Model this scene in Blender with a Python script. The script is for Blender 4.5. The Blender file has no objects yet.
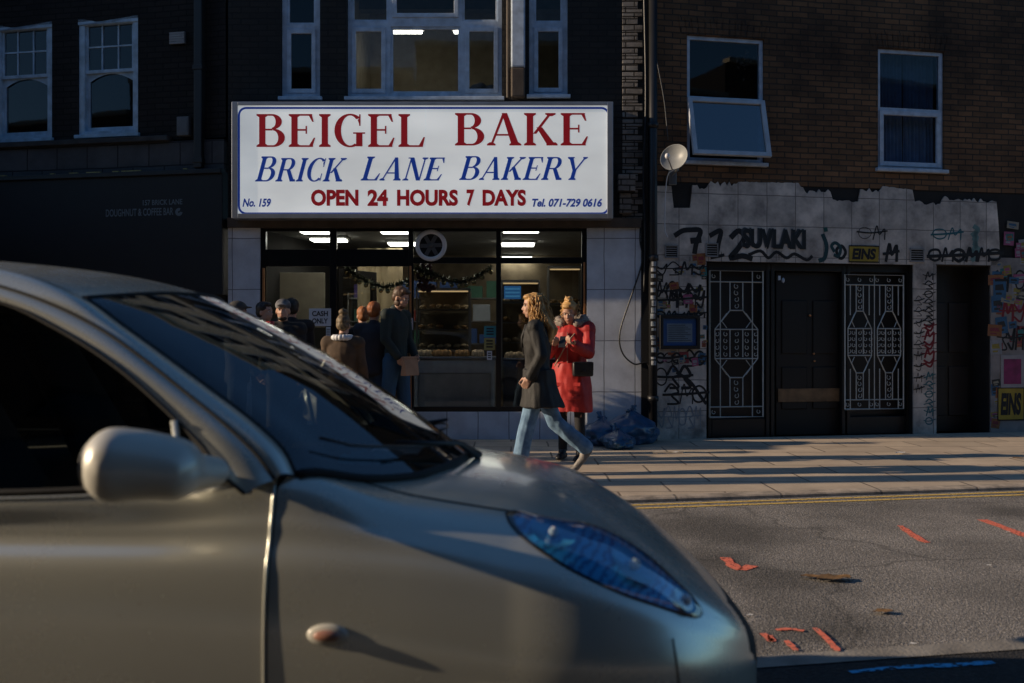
import bpy, bmesh, math, random
from mathutils import Vector, Matrix, noise
from mathutils.bvhtree import BVHTree
random.seed(7)
sc = bpy.context.scene
col = sc.collection
PI = math.pi
FPX = 35/36*1024
CAMH = 1.3
WY = 12.85                     # distance of the bakery front
PAVE = 0.035

# ------------------------------------------------------------------ materials
def new_mat(name):
    m = bpy.data.materials.new(name); m.use_nodes = True
    nt = m.node_tree
    return m, nt, nt.nodes['Principled BSDF']
def mat(name, c, rough=.6, metal=0, var=.25, scale=6, bump=0, bscale=40, c2=None, coat=0, emit=None, estr=0, spec=.5):
    m, nt, b = new_mat(name); N = nt.nodes; L = nt.links
    b.inputs['Roughness'].default_value = rough
    b.inputs['Metallic'].default_value = metal
    b.inputs['Specular IOR Level'].default_value = spec
    if coat: b.inputs['Coat Weight'].default_value = coat; b.inputs['Coat Roughness'].default_value = .05
    tc = N.new('ShaderNodeTexCoord')
    n = N.new('ShaderNodeTexNoise'); n.inputs['Scale'].default_value = scale; n.inputs['Detail'].default_value = 8
    L.new(tc.outputs['Object'], n.inputs['Vector'])
    r = N.new('ShaderNodeMapRange'); r.inputs[1].default_value = .3; r.inputs[2].default_value = .7
    L.new(n.outputs['Fac'], r.inputs[0])
    mx = N.new('ShaderNodeMix'); mx.data_type = 'RGBA'
    if c2 is None: c2 = tuple(v*(1-var) for v in c)
    mx.inputs[6].default_value = (*c, 1); mx.inputs[7].default_value = (*c2, 1)
    L.new(r.outputs[0], mx.inputs[0]); L.new(mx.outputs[2], b.inputs['Base Color'])
    if bump:
        n2 = N.new('ShaderNodeTexNoise'); n2.inputs['Scale'].default_value = bscale; n2.inputs['Detail'].default_value = 6
        L.new(tc.outputs['Object'], n2.inputs['Vector'])
        bp = N.new('ShaderNodeBump'); bp.inputs['Strength'].default_value = bump; bp.inputs['Distance'].default_value = .01
        L.new(n2.outputs['Fac'], bp.inputs['Height']); L.new(bp.outputs[0], b.inputs['Normal'])
    if emit: b.inputs['Emission Color'].default_value = (*emit, 1); b.inputs['Emission Strength'].default_value = estr
    return m
def brick_mat(name, c1, c2, mortar, bw=.225, bh=.075, ms=.010, rough=.85, bump=.5, offset=.5, dirt=(.02,.02,.02), dirtamt=.6, dscale=1.2, axis='XZ', var2=None, spec=.3):
    m, nt, b = new_mat(name); N = nt.nodes; L = nt.links
    b.inputs['Roughness'].default_value = rough; b.inputs['Specular IOR Level'].default_value = spec
    tc = N.new('ShaderNodeTexCoord'); sp = N.new('ShaderNodeSeparateXYZ'); cb = N.new('ShaderNodeCombineXYZ')
    L.new(tc.outputs['Object'], sp.inputs[0])
    if axis == 'XZ':
        ad = N.new('ShaderNodeMath'); L.new(sp.outputs[0], ad.inputs[0]); L.new(sp.outputs[1], ad.inputs[1])
        L.new(ad.outputs[0], cb.inputs[0]); L.new(sp.outputs[2], cb.inputs[1])
    else:
        L.new(sp.outputs[0], cb.inputs[0]); L.new(sp.outputs[1], cb.inputs[1])
    wn = N.new('ShaderNodeTexNoise'); wn.inputs['Scale'].default_value = 3.0
    L.new(tc.outputs['Object'], wn.inputs['Vector'])
    vm = N.new('ShaderNodeVectorMath'); vm.operation = 'MULTIPLY_ADD'
    vm.inputs[1].default_value = (min(.02*bw/.225,.02),)*3
    L.new(wn.outputs['Color'], vm.inputs[0]); L.new(cb.outputs[0], vm.inputs[2])
    br = N.new('ShaderNodeTexBrick'); br.inputs['Scale'].default_value = 1
    br.inputs['Brick Width'].default_value = bw; br.inputs['Row Height'].default_value = bh
    br.inputs['Mortar Size'].default_value = ms; br.inputs['Mortar Smooth'].default_value = .3
    br.offset = offset; br.inputs['Bias'].default_value = 0
    br.inputs['Color1'].default_value = (*c1, 1); br.inputs['Color2'].default_value = (*c2, 1); br.inputs['Mortar'].default_value = (*mortar, 1)
    L.new(vm.outputs[0], br.inputs['Vector'])
    n = N.new('ShaderNodeTexNoise'); n.inputs['Scale'].default_value = dscale; n.inputs['Detail'].default_value = 10; n.inputs['Roughness'].default_value = .65
    L.new(tc.outputs['Object'], n.inputs['Vector'])
    r = N.new('ShaderNodeMapRange'); r.inputs[1].default_value = .38; r.inputs[2].default_value = .68; r.inputs[4].default_value = dirtamt
    L.new(n.outputs['Fac'], r.inputs[0])
    mx = N.new('ShaderNodeMix'); mx.data_type = 'RGBA'; mx.inputs[7].default_value = (*dirt, 1)
    L.new(r.outputs[0], mx.inputs[0]); L.new(br.outputs['Color'], mx.inputs[6]); L.new(mx.outputs[2], b.inputs['Base Color'])
    n3 = N.new('ShaderNodeTexNoise'); n3.inputs['Scale'].default_value = 60; L.new(tc.outputs['Object'], n3.inputs['Vector'])
    sb = N.new('ShaderNodeMath'); sb.operation = 'MULTIPLY_ADD'; sb.inputs[1].default_value = -1.0
    L.new(br.outputs['Fac'], sb.inputs[0]); L.new(n3.outputs['Fac'], sb.inputs[2])
    bp = N.new('ShaderNodeBump'); bp.inputs['Strength'].default_value = bump; bp.inputs['Distance'].default_value = .008
    L.new(sb.outputs[0], bp.inputs['Height']); L.new(bp.outputs[0], b.inputs['Normal'])
    return m
def glass_mat(name, tint=(.5,.55,.6), refl=.10, rough=.02, wob=.0):
    """pane: partly clear, partly mirror, stronger reflection at a glancing angle"""
    m = bpy.data.materials.new(name); m.use_nodes = True; nt = m.node_tree; N = nt.nodes; L = nt.links
    for n in list(N): N.remove(n)
    out = N.new('ShaderNodeOutputMaterial'); mix = N.new('ShaderNodeMixShader')
    tr = N.new('ShaderNodeBsdfTransparent'); tr.inputs[0].default_value = (*tint, 1)
    gl = N.new('ShaderNodeBsdfGlossy'); gl.inputs['Roughness'].default_value = rough
    fr = N.new('ShaderNodeFresnel')      # same reflection on both faces of the pane
    ge = N.new('ShaderNodeNewGeometry'); mr = N.new('ShaderNodeMapRange'); mr.inputs[3].default_value = 1.5; mr.inputs[4].default_value = 1/1.5
    L.new(ge.outputs['Backfacing'], mr.inputs[0]); L.new(mr.outputs[0], fr.inputs['IOR'])
    ad = N.new('ShaderNodeMath'); ad.use_clamp = True; ad.inputs[1].default_value = refl
    L.new(fr.outputs[0], ad.inputs[0]); L.new(ad.outputs[0], mix.inputs[0])
    L.new(tr.outputs[0], mix.inputs[1]); L.new(gl.outputs[0], mix.inputs[2]); L.new(mix.outputs[0], out.inputs[0])
    if wob:
        tc = N.new('ShaderNodeTexCoord'); n = N.new('ShaderNodeTexNoise'); n.inputs['Scale'].default_value = 2.5
        L.new(tc.outputs['Object'], n.inputs['Vector'])
        bp = N.new('ShaderNodeBump'); bp.inputs['Strength'].default_value = wob; bp.inputs['Distance'].default_value = .01
        L.new(n.outputs['Fac'], bp.inputs['Height']); L.new(bp.outputs[0], gl.inputs['Normal'])
    return m
def speckle_mat(name, c, cover=.5, scale=60, rough=.8):
    """worn paint: patchy cover over what lies below"""
    m, nt, b = new_mat(name); N = nt.nodes; L = nt.links
    b.inputs['Base Color'].default_value = (*c, 1); b.inputs['Roughness'].default_value = rough
    tc = N.new('ShaderNodeTexCoord'); n = N.new('ShaderNodeTexNoise'); n.inputs['Scale'].default_value = scale; n.inputs['Detail'].default_value = 5
    L.new(tc.outputs['Object'], n.inputs['Vector'])
    r = N.new('ShaderNodeMapRange'); r.inputs[1].default_value = cover-.06; r.inputs[2].default_value = cover+.06; r.inputs[3].default_value = 1; r.inputs[4].default_value = 0
    L.new(n.outputs['Fac'], r.inputs[0]); L.new(r.outputs[0], b.inputs['Alpha'])
    return m
M = {}
M['asphalt'] = None
M['frame'] = mat('window_frame_white', (.58,.68,.80), .5, var=.35, scale=9)
M['oldframe'] = mat('old_painted_frame', (.48,.64,.78), .6, var=.4, scale=8)
M['alu'] = mat('aluminium', (.45,.48,.52), .35, .7, var=.2)
M['black'] = mat('black_paint', (.013,.013,.014), .45)
M['blackmatt'] = mat('black_matt', (.012,.012,.012), .9)
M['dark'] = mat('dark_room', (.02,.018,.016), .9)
M['steel'] = mat('steel', (.42,.42,.42), .3, .9, var=.2)
M['white'] = mat('white_paint', (.75,.76,.78), .5, var=.12)
M['glass'] = glass_mat('window_glass', (.62,.66,.68), .02, .02, .05)
M['glassdark'] = glass_mat('upper_window_glass', (.35,.4,.45), .0, .02, .04)
M['rubber'] = mat('rubber', (.015,.015,.015), .8)

# ------------------------------------------------------------------ objects
def link(o, parent=None):
    col.objects.link(o)
    if parent is not None: o.parent = parent
    return o
def tag(o, label=None, cat=None, group=None, kind=None):
    if label: o['label'] = label
    if cat: o['category'] = cat
    if group: o['group'] = group
    if kind: o['kind'] = kind
    return o
def empty(name, loc=(0,0,0), rz=0, label=None, cat=None, group=None):
    o = bpy.data.objects.new(name, None); o.location = loc; o.rotation_euler = (0,0,rz); o.empty_display_size = .2
    link(o); tag(o, label, cat, group); return o
def obj(name, bm, m, parent=None, smooth=False, doubles=0, recalc=True):
    if doubles: bmesh.ops.remove_doubles(bm, verts=bm.verts, dist=doubles)
    if recalc: bmesh.ops.recalc_face_normals(bm, faces=bm.faces)
    me = bpy.data.meshes.new(name); bm.to_mesh(me); bm.free()
    if isinstance(m, (list, tuple)):
        for q in m: me.materials.append(q)
    else: me.materials.append(m)
    if smooth:
        for p in me.polygons: p.use_smooth = True
    return link(bpy.data.objects.new(name, me), parent)
def NB(): return bmesh.new()
def box(bm, x0, x1, y0, y1, z0, z1, bev=0, mi=0):
    vs = [bm.verts.new(p) for p in ((x0,y0,z0),(x1,y0,z0),(x1,y1,z0),(x0,y1,z0),(x0,y0,z1),(x1,y0,z1),(x1,y1,z1),(x0,y1,z1))]
    fs = [bm.faces.new([vs[i] for i in q]) for q in ((3,2,1,0),(4,5,6,7),(0,1,5,4),(1,2,6,5),(2,3,7,6),(3,0,4,7))]
    for f in fs: f.material_index = mi
    if bev:
        es = list({e for f in fs for e in f.edges})
        r = bmesh.ops.bevel(bm, geom=es, offset=bev, segments=2, affect='EDGES', profile=.5)
        for f in r['faces']: f.material_index = mi
    return vs
def poly(bm, pts, mi=0):
    f = bm.faces.new([bm.verts.new(p) for p in pts]); f.material_index = mi; return f
def frames(pts):
    pts = [Vector(p) for p in pts]; T = []
    for i in range(len(pts)):
        t = (pts[min(i+1,len(pts)-1)] - pts[max(i-1,0)])
        T.append(t.normalized() if t.length > 1e-9 else Vector((0,0,1)))
    up = Vector((0,0,1)) if abs(T[0].z) < .9 else Vector((1,0,0))
    n = T[0].cross(up).normalized(); out = []
    for i, t in enumerate(T):
        n = (n - t*n.dot(t)).normalized(); out.append((pts[i], n, t.cross(n)))
    return out
def tube(bm, pts, r, seg=8, cap=True, mi=0, closed=False):
    fr = frames(pts); rs = r if isinstance(r, (list, tuple)) else [r]*len(pts); rings = []
    for (p, a, b), rr in zip(fr, rs):
        rings.append([bm.verts.new(p + (a*math.cos(2*PI*k/seg) + b*math.sin(2*PI*k/seg))*rr) for k in range(seg)])
    for i in range(len(rings)-1):
        for k in range(seg):
            f = bm.faces.new((rings[i][k], rings[i][(k+1)%seg], rings[i+1][(k+1)%seg], rings[i+1][k])); f.material_index = mi
    if cap:
        bm.faces.new(rings[0][::-1]).material_index = mi; bm.faces.new(rings[-1]).material_index = mi
_SPH = {}
def ball(bm, c, r, seg=12, rings=8, rot=None, mi=0):
    r = (r,r,r) if isinstance(r, (int,float)) else r
    k = (seg, rings)
    if k not in _SPH:
        P = [(0,0,1)] + [(math.sin(PI*i/rings)*math.cos(2*PI*j/seg), math.sin(PI*i/rings)*math.sin(2*PI*j/seg), math.cos(PI*i/rings)) for i in range(1,rings) for j in range(seg)] + [(0,0,-1)]
        F = [(0,1+j,1+(j+1)%seg) for j in range(seg)]
        for i in range(rings-2):
            a = 1+i*seg
            F += [(a+j, a+seg+j, a+seg+(j+1)%seg, a+(j+1)%seg) for j in range(seg)]
        a = 1+(rings-2)*seg; n = len(P)-1
        F += [(n, a+(j+1)%seg, a+j) for j in range(seg)]
        _SPH[k] = ([Vector(p) for p in P], F)
    P, F = _SPH[k]; c = Vector(c); V = []
    for p in P:
        q = Vector((p.x*r[0], p.y*r[1], p.z*r[2]))
        if rot is not None: q = rot @ q
        V.append(bm.verts.new(c+q))
    for f in F: bm.faces.new([V[i] for i in f]).material_index = mi
def lathe(bm, prof, seg=24, mtx=Matrix.Identity(4), mi=0):
    rings = []
    for (r, z) in prof:
        rings.append([bm.verts.new(mtx @ Vector((r*math.cos(2*PI*k/seg), r*math.sin(2*PI*k/seg), z))) for k in range(seg)])
    for i in range(len(rings)-1):
        for k in range(seg):
            f = bm.faces.new((rings[i][k], rings[i][(k+1)%seg], rings[i+1][(k+1)%seg], rings[i+1][k])); f.material_index = mi
def crom(P, n):
    """smooth curve through control points"""
    P = [Vector(p) for p in P]; Q = [2*P[0]-P[1]] + P + [2*P[-1]-P[-2]]; out = []
    segs = len(P)-1
    for k in range(n+1):
        t = k/n*segs; i = min(int(t), segs-1); t -= i
        a, b, c, d = Q[i], Q[i+1], Q[i+2], Q[i+3]
        out.append(.5*((2*b) + (c-a)*t + (2*a-5*b+4*c-d)*t*t + (3*b-a-3*c+d)*t*t*t))
    return out
def resample(pts, n):
    L = [0]
    for a, b in zip(pts, pts[1:]): L.append(L[-1] + (b-a).length)
    out = []; j = 0
    for k in range(n+1):
        s = L[-1]*k/n
        while j < len(pts)-2 and L[j+1] < s: j += 1
        t = (s-L[j])/max(L[j+1]-L[j], 1e-9); out.append(pts[j].lerp(pts[j+1], min(max(t,0),1)))
    return out
def grid(bm, rows, mi=0):
    V = [[bm.verts.new(p) for p in r] for r in rows]
    for i in range(len(V)-1):
        for j in range(len(V[0])-1):
            f = bm.faces.new((V[i][j], V[i][j+1], V[i+1][j+1], V[i+1][j])); f.material_index = mi
    return V
def solid_wall(bm, x0, x1, z0, z1, holes, y=0, depth=.25, mi=0):
    """facade sheet with rectangular openings, each with reveals of the given depth"""
    xs = sorted({x0, x1, *[h[0] for h in holes], *[h[1] for h in holes]}); xs = [x for x in xs if x0 <= x <= x1]
    zs = sorted({z0, z1, *[h[2] for h in holes], *[h[3] for h in holes]}); zs = [z for z in zs if z0 <= z <= z1]
    def inh(cx, cz): return any(h[0] < cx < h[1] and h[2] < cz < h[3] for h in holes)
    V = {}
    def v(x, z):
        k = (round(x,5), round(z,5))
        if k not in V: V[k] = bm.verts.new((x, y, z))
        return V[k]
    for a, b in zip(xs, xs[1:]):
        for c, d in zip(zs, zs[1:]):
            if not inh((a+b)/2, (c+d)/2): bm.faces.new((v(a,c), v(b,c), v(b,d), v(a,d))).material_index = mi
    for (a,b,c,d) in holes:
        a=max(a,x0); b=min(b,x1); c=max(c,z0); d=min(d,z1)
        for p, q in (((a,c),(a,d)),((a,d),(b,d)),((b,d),(b,c)),((b,c),(a,c))):
            poly(bm, [(p[0],y,p[1]),(q[0],y,q[1]),(q[0],y+depth,q[1]),(p[0],y+depth,p[1])], mi)
def sheet_extrude(bm, pts, y0, y1, mi=0):
    """closed polygon (x,z) extruded from y0 to y1"""
    a = [bm.verts.new((x, y0, z)) for x, z in pts]; b = [bm.verts.new((x, y1, z)) for x, z in pts]; n = len(pts)
    f = bm.faces.new(a); f2 = bm.faces.new(b[::-1])
    for i in range(n): bm.faces.new((a[i], a[(i+1)%n], b[(i+1)%n], b[i])).material_index = mi
    f.material_index = mi; f2.material_index = mi
    bmesh.ops.triangulate(bm, faces=[f, f2])
def ribbon(bm, pts, w, y=0, plane='XZ', taper=False, mi=0):
    """flat painted stroke on a wall (x,z) or on the ground (x,y)"""
    n = len(pts); L = []; R = []
    for i in range(n):
        a = pts[max(i-1,0)]; b = pts[min(i+1,n-1)]; dx, dz = b[0]-a[0], b[1]-a[1]; l = math.hypot(dx,dz) or 1
        ww = (w[i] if isinstance(w,(list,tuple)) else w)/2
        if taper: ww *= .35 + .65*math.sin(PI*(i+.5)/n)**.5
        nx, nz = -dz/l*ww, dx/l*ww
        P = (lambda u, v: (u, y, v)) if plane == 'XZ' else (lambda u, v: (u, v, y))
        L.append(bm.verts.new(P(pts[i][0]+nx, pts[i][1]+nz))); R.append(bm.verts.new(P(pts[i][0]-nx, pts[i][1]-nz)))
    for i in range(n-1): bm.faces.new((L[i], R[i], R[i+1], L[i+1])).material_index = mi
def text_mesh(name, s, m, parent, x0, x1, z0, z1, y, bold=0, shear=0, thick=.002, fitz=True):
    """plain sans lettering fitted to a rectangle on a wall facing -y"""
    cu = bpy.data.curves.new(name, 'FONT'); cu.body = s; cu.size = 1; cu.offset = bold; cu.extrude = 0; cu.shear = shear; cu.resolution_u = 4
    t = bpy.data.objects.new(name, cu); BK.collection.objects.link(t)
    BKL.update(); me = bpy.data.meshes.new_from_object(t.evaluated_get(BKL.depsgraph))
    bpy.data.objects.remove(t); bpy.data.curves.remove(cu)
    xs = [v.co.x for v in me.vertices]; ys = [v.co.y for v in me.vertices]
    ax, bx, ay, by = min(xs), max(xs), min(ys), max(ys)
    for v in me.vertices:
        v.co = ((v.co.x-ax)/(bx-ax)*(x1-x0)+x0, y, (v.co.y-ay)/(by-ay)*(z1-z0)+z0)
    me.materials.clear(); me.materials.append(m); me.name = name
    return link(bpy.data.objects.new(name, me), parent)
BK = bpy.data.scenes.new('workbench'); BKL = BK.view_layers[0]
def baked(name, bm, voxel, m, parent, smooth=6, mats=None):
    """union of overlapping solids as one continuous skin"""
    me = bpy.data.meshes.new(name); bm.to_mesh(me); bm.free()
    o = bpy.data.objects.new(name, me); BK.collection.objects.link(o)
    md = o.modifiers.new('r', 'REMESH'); md.mode = 'VOXEL'; md.voxel_size = voxel
    if smooth:
        s = o.modifiers.new('s', 'SMOOTH'); s.iterations = smooth; s.factor = .5
    BKL.update(); dg = BKL.depsgraph; me2 = bpy.data.meshes.new_from_object(o.evaluated_get(dg))
    bpy.data.objects.remove(o); bpy.data.meshes.remove(me)
    me2.materials.clear(); me2.materials.append(m); me2.name = name
    for p in me2.polygons: p.use_smooth = True
    return link(bpy.data.objects.new(name, me2), parent)
# helpers that turn a measured spot of a facade into metres on that facade
def on_y(px, py, Y): return ((px-512)/FPX*Y, CAMH-(py-341.5)/FPX*Y)
# ------------------------------------------------------------------ camera, light
cam = bpy.data.cameras.new('camera'); cam.lens = 35; cam.sensor_width = 36; cam.clip_end = 3000; cam.clip_start = .05
co = bpy.data.objects.new('camera', cam); co.location = (0,0,CAMH); co.rotation_euler = (PI/2,0,0); col.objects.link(co); sc.camera = co
cam.dof.use_dof = True; cam.dof.focus_distance = 11.0; cam.dof.aperture_fstop = 2.8; cam.dof.aperture_blades = 9
SUN_EL = math.radians(18); SUN_AZ = math.radians(5.5)      # low sun from the left, along the street
sd = Vector((-math.cos(SUN_AZ)*math.cos(SUN_EL), -math.sin(SUN_AZ)*math.cos(SUN_EL), math.sin(SUN_EL)))
sl = bpy.data.lights.new('sun', 'SUN'); sl.energy = 5.0; sl.angle = math.radians(.5); sl.color = (1,.79,.56)
so = bpy.data.objects.new('sun', sl); so.rotation_euler = sd.to_track_quat('Z', 'Y').to_euler(); col.objects.link(so)
w = bpy.data.worlds.new('World'); sc.world = w; w.use_nodes = True; nt = w.node_tree
sk = nt.nodes.new('ShaderNodeTexSky'); sk.sky_type = 'NISHITA'; sk.sun_disc = False
sk.sun_elevation = SUN_EL; sk.sun_rotation = math.atan2(sd.x, sd.y); sk.ozone_density = 6.0; sk.dust_density = .3
tn = nt.nodes.new('ShaderNodeMix'); tn.data_type = 'RGBA'; tn.blend_type = 'MULTIPLY'; tn.inputs[0].default_value = 1; tn.inputs[7].default_value = (.93,1.0,.97,1)
nt.links.new(sk.outputs[0], tn.inputs[6]); nt.links.new(tn.outputs[2], nt.nodes['Background'].inputs[0]); nt.nodes['Background'].inputs[1].default_value = .10
sc.view_settings.view_transform = 'Standard'; sc.view_settings.look = 'None'; sc.view_settings.exposure = 0
sc.render.engine = 'CYCLES'; sc.cycles.max_bounces = 8; sc.cycles.transparent_max_bounces = 12

# ------------------------------------------------------------------ ground surfaces (street bends away on both sides)
def asphalt(name, c, hi, scale=1.0, spark=.5, cracks=False):
    m, nt, b = new_mat(name); N = nt.nodes; L = nt.links
    tc = N.new('ShaderNodeTexCoord')
    v = N.new('ShaderNodeTexVoronoi'); v.inputs['Scale'].default_value = 85*scale; L.new(tc.outputs['Object'], v.inputs['Vector'])
    n = N.new('ShaderNodeTexNoise'); n.inputs['Scale'].default_value = 1.1; n.inputs['Detail'].default_value = 9; L.new(tc.outputs['Object'], n.inputs['Vector'])
    n2 = N.new('ShaderNodeTexNoise'); n2.inputs['Scale'].default_value = 45*scale; n2.inputs['Detail'].default_value = 4; L.new(tc.outputs['Object'], n2.inputs['Vector'])
    cr = N.new('ShaderNodeValToRGB'); e = cr.color_ramp
    e.elements[0].position = .3; e.elements[0].color = (*[q*.35 for q in c],1); e.elements[1].position = .75; e.elements[1].color = (*hi,1)
    k = e.elements.new(.5); k.color = (*c,1)
    L.new(n2.outputs['Fac'], cr.inputs[0])
    sep = N.new('ShaderNodeSeparateColor'); L.new(v.outputs['Color'], sep.inputs[0])
    g = N.new('ShaderNodeMapRange'); g.inputs[1].default_value = .75; g.inputs[2].default_value = 1; g.inputs[4].default_value = spark
    L.new(sep.outputs[0], g.inputs[0])
    m1 = N.new('ShaderNodeMix'); m1.data_type = 'RGBA'; m1.inputs[7].default_value = (*[q*1.5 for q in hi],1)
    L.new(g.outputs[0], m1.inputs[0]); L.new(cr.outputs[0], m1.inputs[6])
    r = N.new('ShaderNodeMapRange'); r.inputs[1].default_value = .35; r.inputs[2].default_value = .65; r.inputs[3].default_value = .62; r.inputs[4].default_value = 1.15
    L.new(n.outputs['Fac'], r.inputs[0])
    m2 = N.new('ShaderNodeVectorMath'); m2.operation = 'SCALE'; L.new(m1.outputs[2], m2.inputs[0]); L.new(r.outputs[0], m2.inputs['Scale'])
    fin = m2.outputs[0]
    if cracks:
        ve = N.new('ShaderNodeTexVoronoi'); ve.feature = 'DISTANCE_TO_EDGE'; ve.inputs['Scale'].default_value = .45
        nw = N.new('ShaderNodeTexNoise'); nw.inputs['Scale'].default_value = 2.2; nw.inputs['Detail'].default_value = 6; L.new(tc.outputs['Object'], nw.inputs['Vector'])
        va = N.new('ShaderNodeVectorMath'); va.operation = 'MULTIPLY_ADD'; va.inputs[1].default_value = (.5,.5,.5); L.new(nw.outputs['Color'], va.inputs[0]); L.new(tc.outputs['Object'], va.inputs[2]); L.new(va.outputs[0], ve.inputs['Vector'])
        rr = N.new('ShaderNodeMapRange'); rr.inputs[1].default_value = .002; rr.inputs[2].default_value = .010; rr.inputs[3].default_value = .62; L.new(ve.outputs['Distance'], rr.inputs[0])
        st = N.new('ShaderNodeTexNoise'); st.inputs['Scale'].default_value = .55; st.inputs['Detail'].default_value = 3; L.new(tc.outputs['Object'], st.inputs['Vector'])
        r3 = N.new('ShaderNodeMapRange'); r3.inputs[1].default_value = .40; r3.inputs[2].default_value = .50; r3.inputs[3].default_value = .70; L.new(st.outputs['Fac'], r3.inputs[0])
        mm = N.new('ShaderNodeMath'); mm.operation = 'MULTIPLY'; L.new(rr.outputs[0], mm.inputs[0]); L.new(r3.outputs[0], mm.inputs[1])
        m4 = N.new('ShaderNodeVectorMath'); m4.operation = 'SCALE'; L.new(fin, m4.inputs[0]); L.new(mm.outputs[0], m4.inputs['Scale']); fin = m4.outputs[0]
    L.new(fin, b.inputs['Base Color']); b.inputs['Roughness'].default_value = .9
    ad = N.new('ShaderNodeMath'); L.new(v.outputs['Distance'], ad.inputs[0]); L.new(n2.outputs['Fac'], ad.inputs[1])
    bp = N.new('ShaderNodeBump'); bp.inputs['Strength'].default_value = .9; bp.inputs['Distance'].default_value = .006
    L.new(ad.outputs[0], bp.inputs['Height']); L.new(bp.outputs[0], b.inputs['Normal'])
    return m
M['asphalt'] = asphalt('worn_asphalt', (.20,.183,.165), (.45,.41,.37), 1.5, cracks=True)
M['bay'] = asphalt('shaded_asphalt', (.018,.017,.018), (.035,.035,.036), spark=.15)  # shade over the near road is painted in as dark asphalt
M['slab'] = brick_mat('paving_slabs', (.62,.50,.37), (.49,.40,.30), (.14,.11,.085), bw=.9, bh=.6, ms=.012, rough=.8, bump=.35, dirt=(.33,.26,.20), dirtamt=.6, dscale=2.2, axis='XY', spec=.4)
M['kerb'] = brick_mat('granite_kerb', (.60,.50,.39), (.48,.40,.32), (.22,.19,.16), bw=.9, bh=3, ms=.012, rough=.8, bump=.4, dirt=(.08,.07,.06), dirtamt=.7, dscale=6, axis='XY')
M['setts'] = brick_mat('granite_setts', (.30,.27,.24), (.2,.18,.16), (.06,.05,.045), bw=.2, bh=.11, ms=.012, rough=.85, bump=.6, dirt=(.08,.07,.06), dirtamt=.6, dscale=8, axis='XY')
M['yellow'] = speckle_mat('worn_yellow_line', (.75,.50,.12), .60, 45)
M['orange'] = speckle_mat('orange_spray', (.85,.20,.12), .60, 55)
M['bluespray'] = speckle_mat('blue_spray', (.06,.42,.75), .56, 30)
TB = math.tan(math.radians(11.5))
def bend(x, y):
    """distance offset of a line along the street at x"""
    if x > .9: return y + (x-.9)*TB
    if x < -3.64: return y + (-3.64-x)*TB
    return y
def band(name, y0, y1, z, m, xs=None, z1=None):
    bm = NB(); xs = xs or [-60,-30,-12,-8,-3.64,-1,0.5,.9,1.5,3,6,10,20,40,60]
    rows = [[(x, bend(x,y0), z) for x in xs], [(x, bend(x,y1), z if z1 is None else z1) for x in xs]]
    grid(bm, rows); return obj(name, bm, m)
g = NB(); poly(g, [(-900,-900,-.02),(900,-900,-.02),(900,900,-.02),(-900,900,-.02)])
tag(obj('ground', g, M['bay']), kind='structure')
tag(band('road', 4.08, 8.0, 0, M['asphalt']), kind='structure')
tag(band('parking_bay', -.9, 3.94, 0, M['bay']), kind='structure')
M['edge'] = mat('edge_concrete', (.34,.31,.27), .9, var=.5, scale=5, bump=.5, bscale=60)
tag(band('bay_edge_strip', 3.94, 4.08, .004, M['edge']), kind='structure')
def kerb(name, y0, y1):
    bm = NB(); xs = [-60,-30,-12,-8,-3.64,-1,0.5,.9,1.5,3,6,10,20,40,60]
    prof = [(y0,-.01),(y0+.004,PAVE-.012),(y0+.02,PAVE-.002),(y1,PAVE)] if y1>y0 else [(y0,-.01),(y0-.004,PAVE-.012),(y0-.02,PAVE-.002),(y1,PAVE)]
    grid(bm, [[(x, bend(x,y), z) for x in xs] for y, z in prof])
    return tag(obj(name, bm, M['kerb'], smooth=False), kind='structure')
kerb('kerb', 8.0, 8.16)
tag(band('pavement', 8.16, 13.2, PAVE, M['slab']), kind='structure')
kerb('near_kerb', -.9, -1.06)
tag(band('near_pavement', -6, -1.06, PAVE, M['slab']), kind='structure')
# double yellow lines
for k, yy in enumerate((7.70, 7.85)):
    o = band('yellow_line', yy, yy+.055, .004, M['yellow']); tag(o, kind='structure')
# sprayed utility marks on the road: each stroke group a marking
def gpt(px, py, z=0): 
    Y = (CAMH-z)*FPX/(py-341.5); return ((px-512)/FPX*Y, Y)
def mark(strokes, m, label, w=.06, grp=None):
    bm = NB()
    for i, s in enumerate(strokes):
        pts = [gpt(*p) for p in s]; pts = [tuple(v)[:2] for v in crom([(a,b,0) for a,b in pts], 10)]
        ribbon(bm, pts, [w*(.75+.5*noise.noise(Vector((a*30,b*30,i)))) for a,b in pts], .004+.002*i, 'XY')
    return tag(obj('spray_marking', bm, m, recalc=False), label, 'road marking', grp)
G = 'sprayed marks on the road'
mark([[(725,558),(733,566),(742,570),(752,566)]], M['orange'], 'short orange sprayed tick on the road nearest the car bonnet', .085, G)
mark([[(900,526),(908,532),(922,541),(928,543)]], M['orange'], 'faint orange sprayed dash in the middle of the road', .07, G)
mark([[(982,520),(1004,528),(1030,538)]], M['orange'], 'long orange sprayed dash at the right edge of the road', .10, G)
mark([[(763,634),(772,642),(770,636)],[(776,631),(790,630),(804,632)],[(786,642),(796,652)],[(815,630),(826,640),(838,653)]], M['orange'], 'broken orange arrow sprayed by the near edge strip', .04, G)
tag(mark([[(850,673),(900,668),(950,666),(994,663)]], M['bluespray'], 'long blue sprayed stroke on the dark near asphalt', .05), kind=None)
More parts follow.
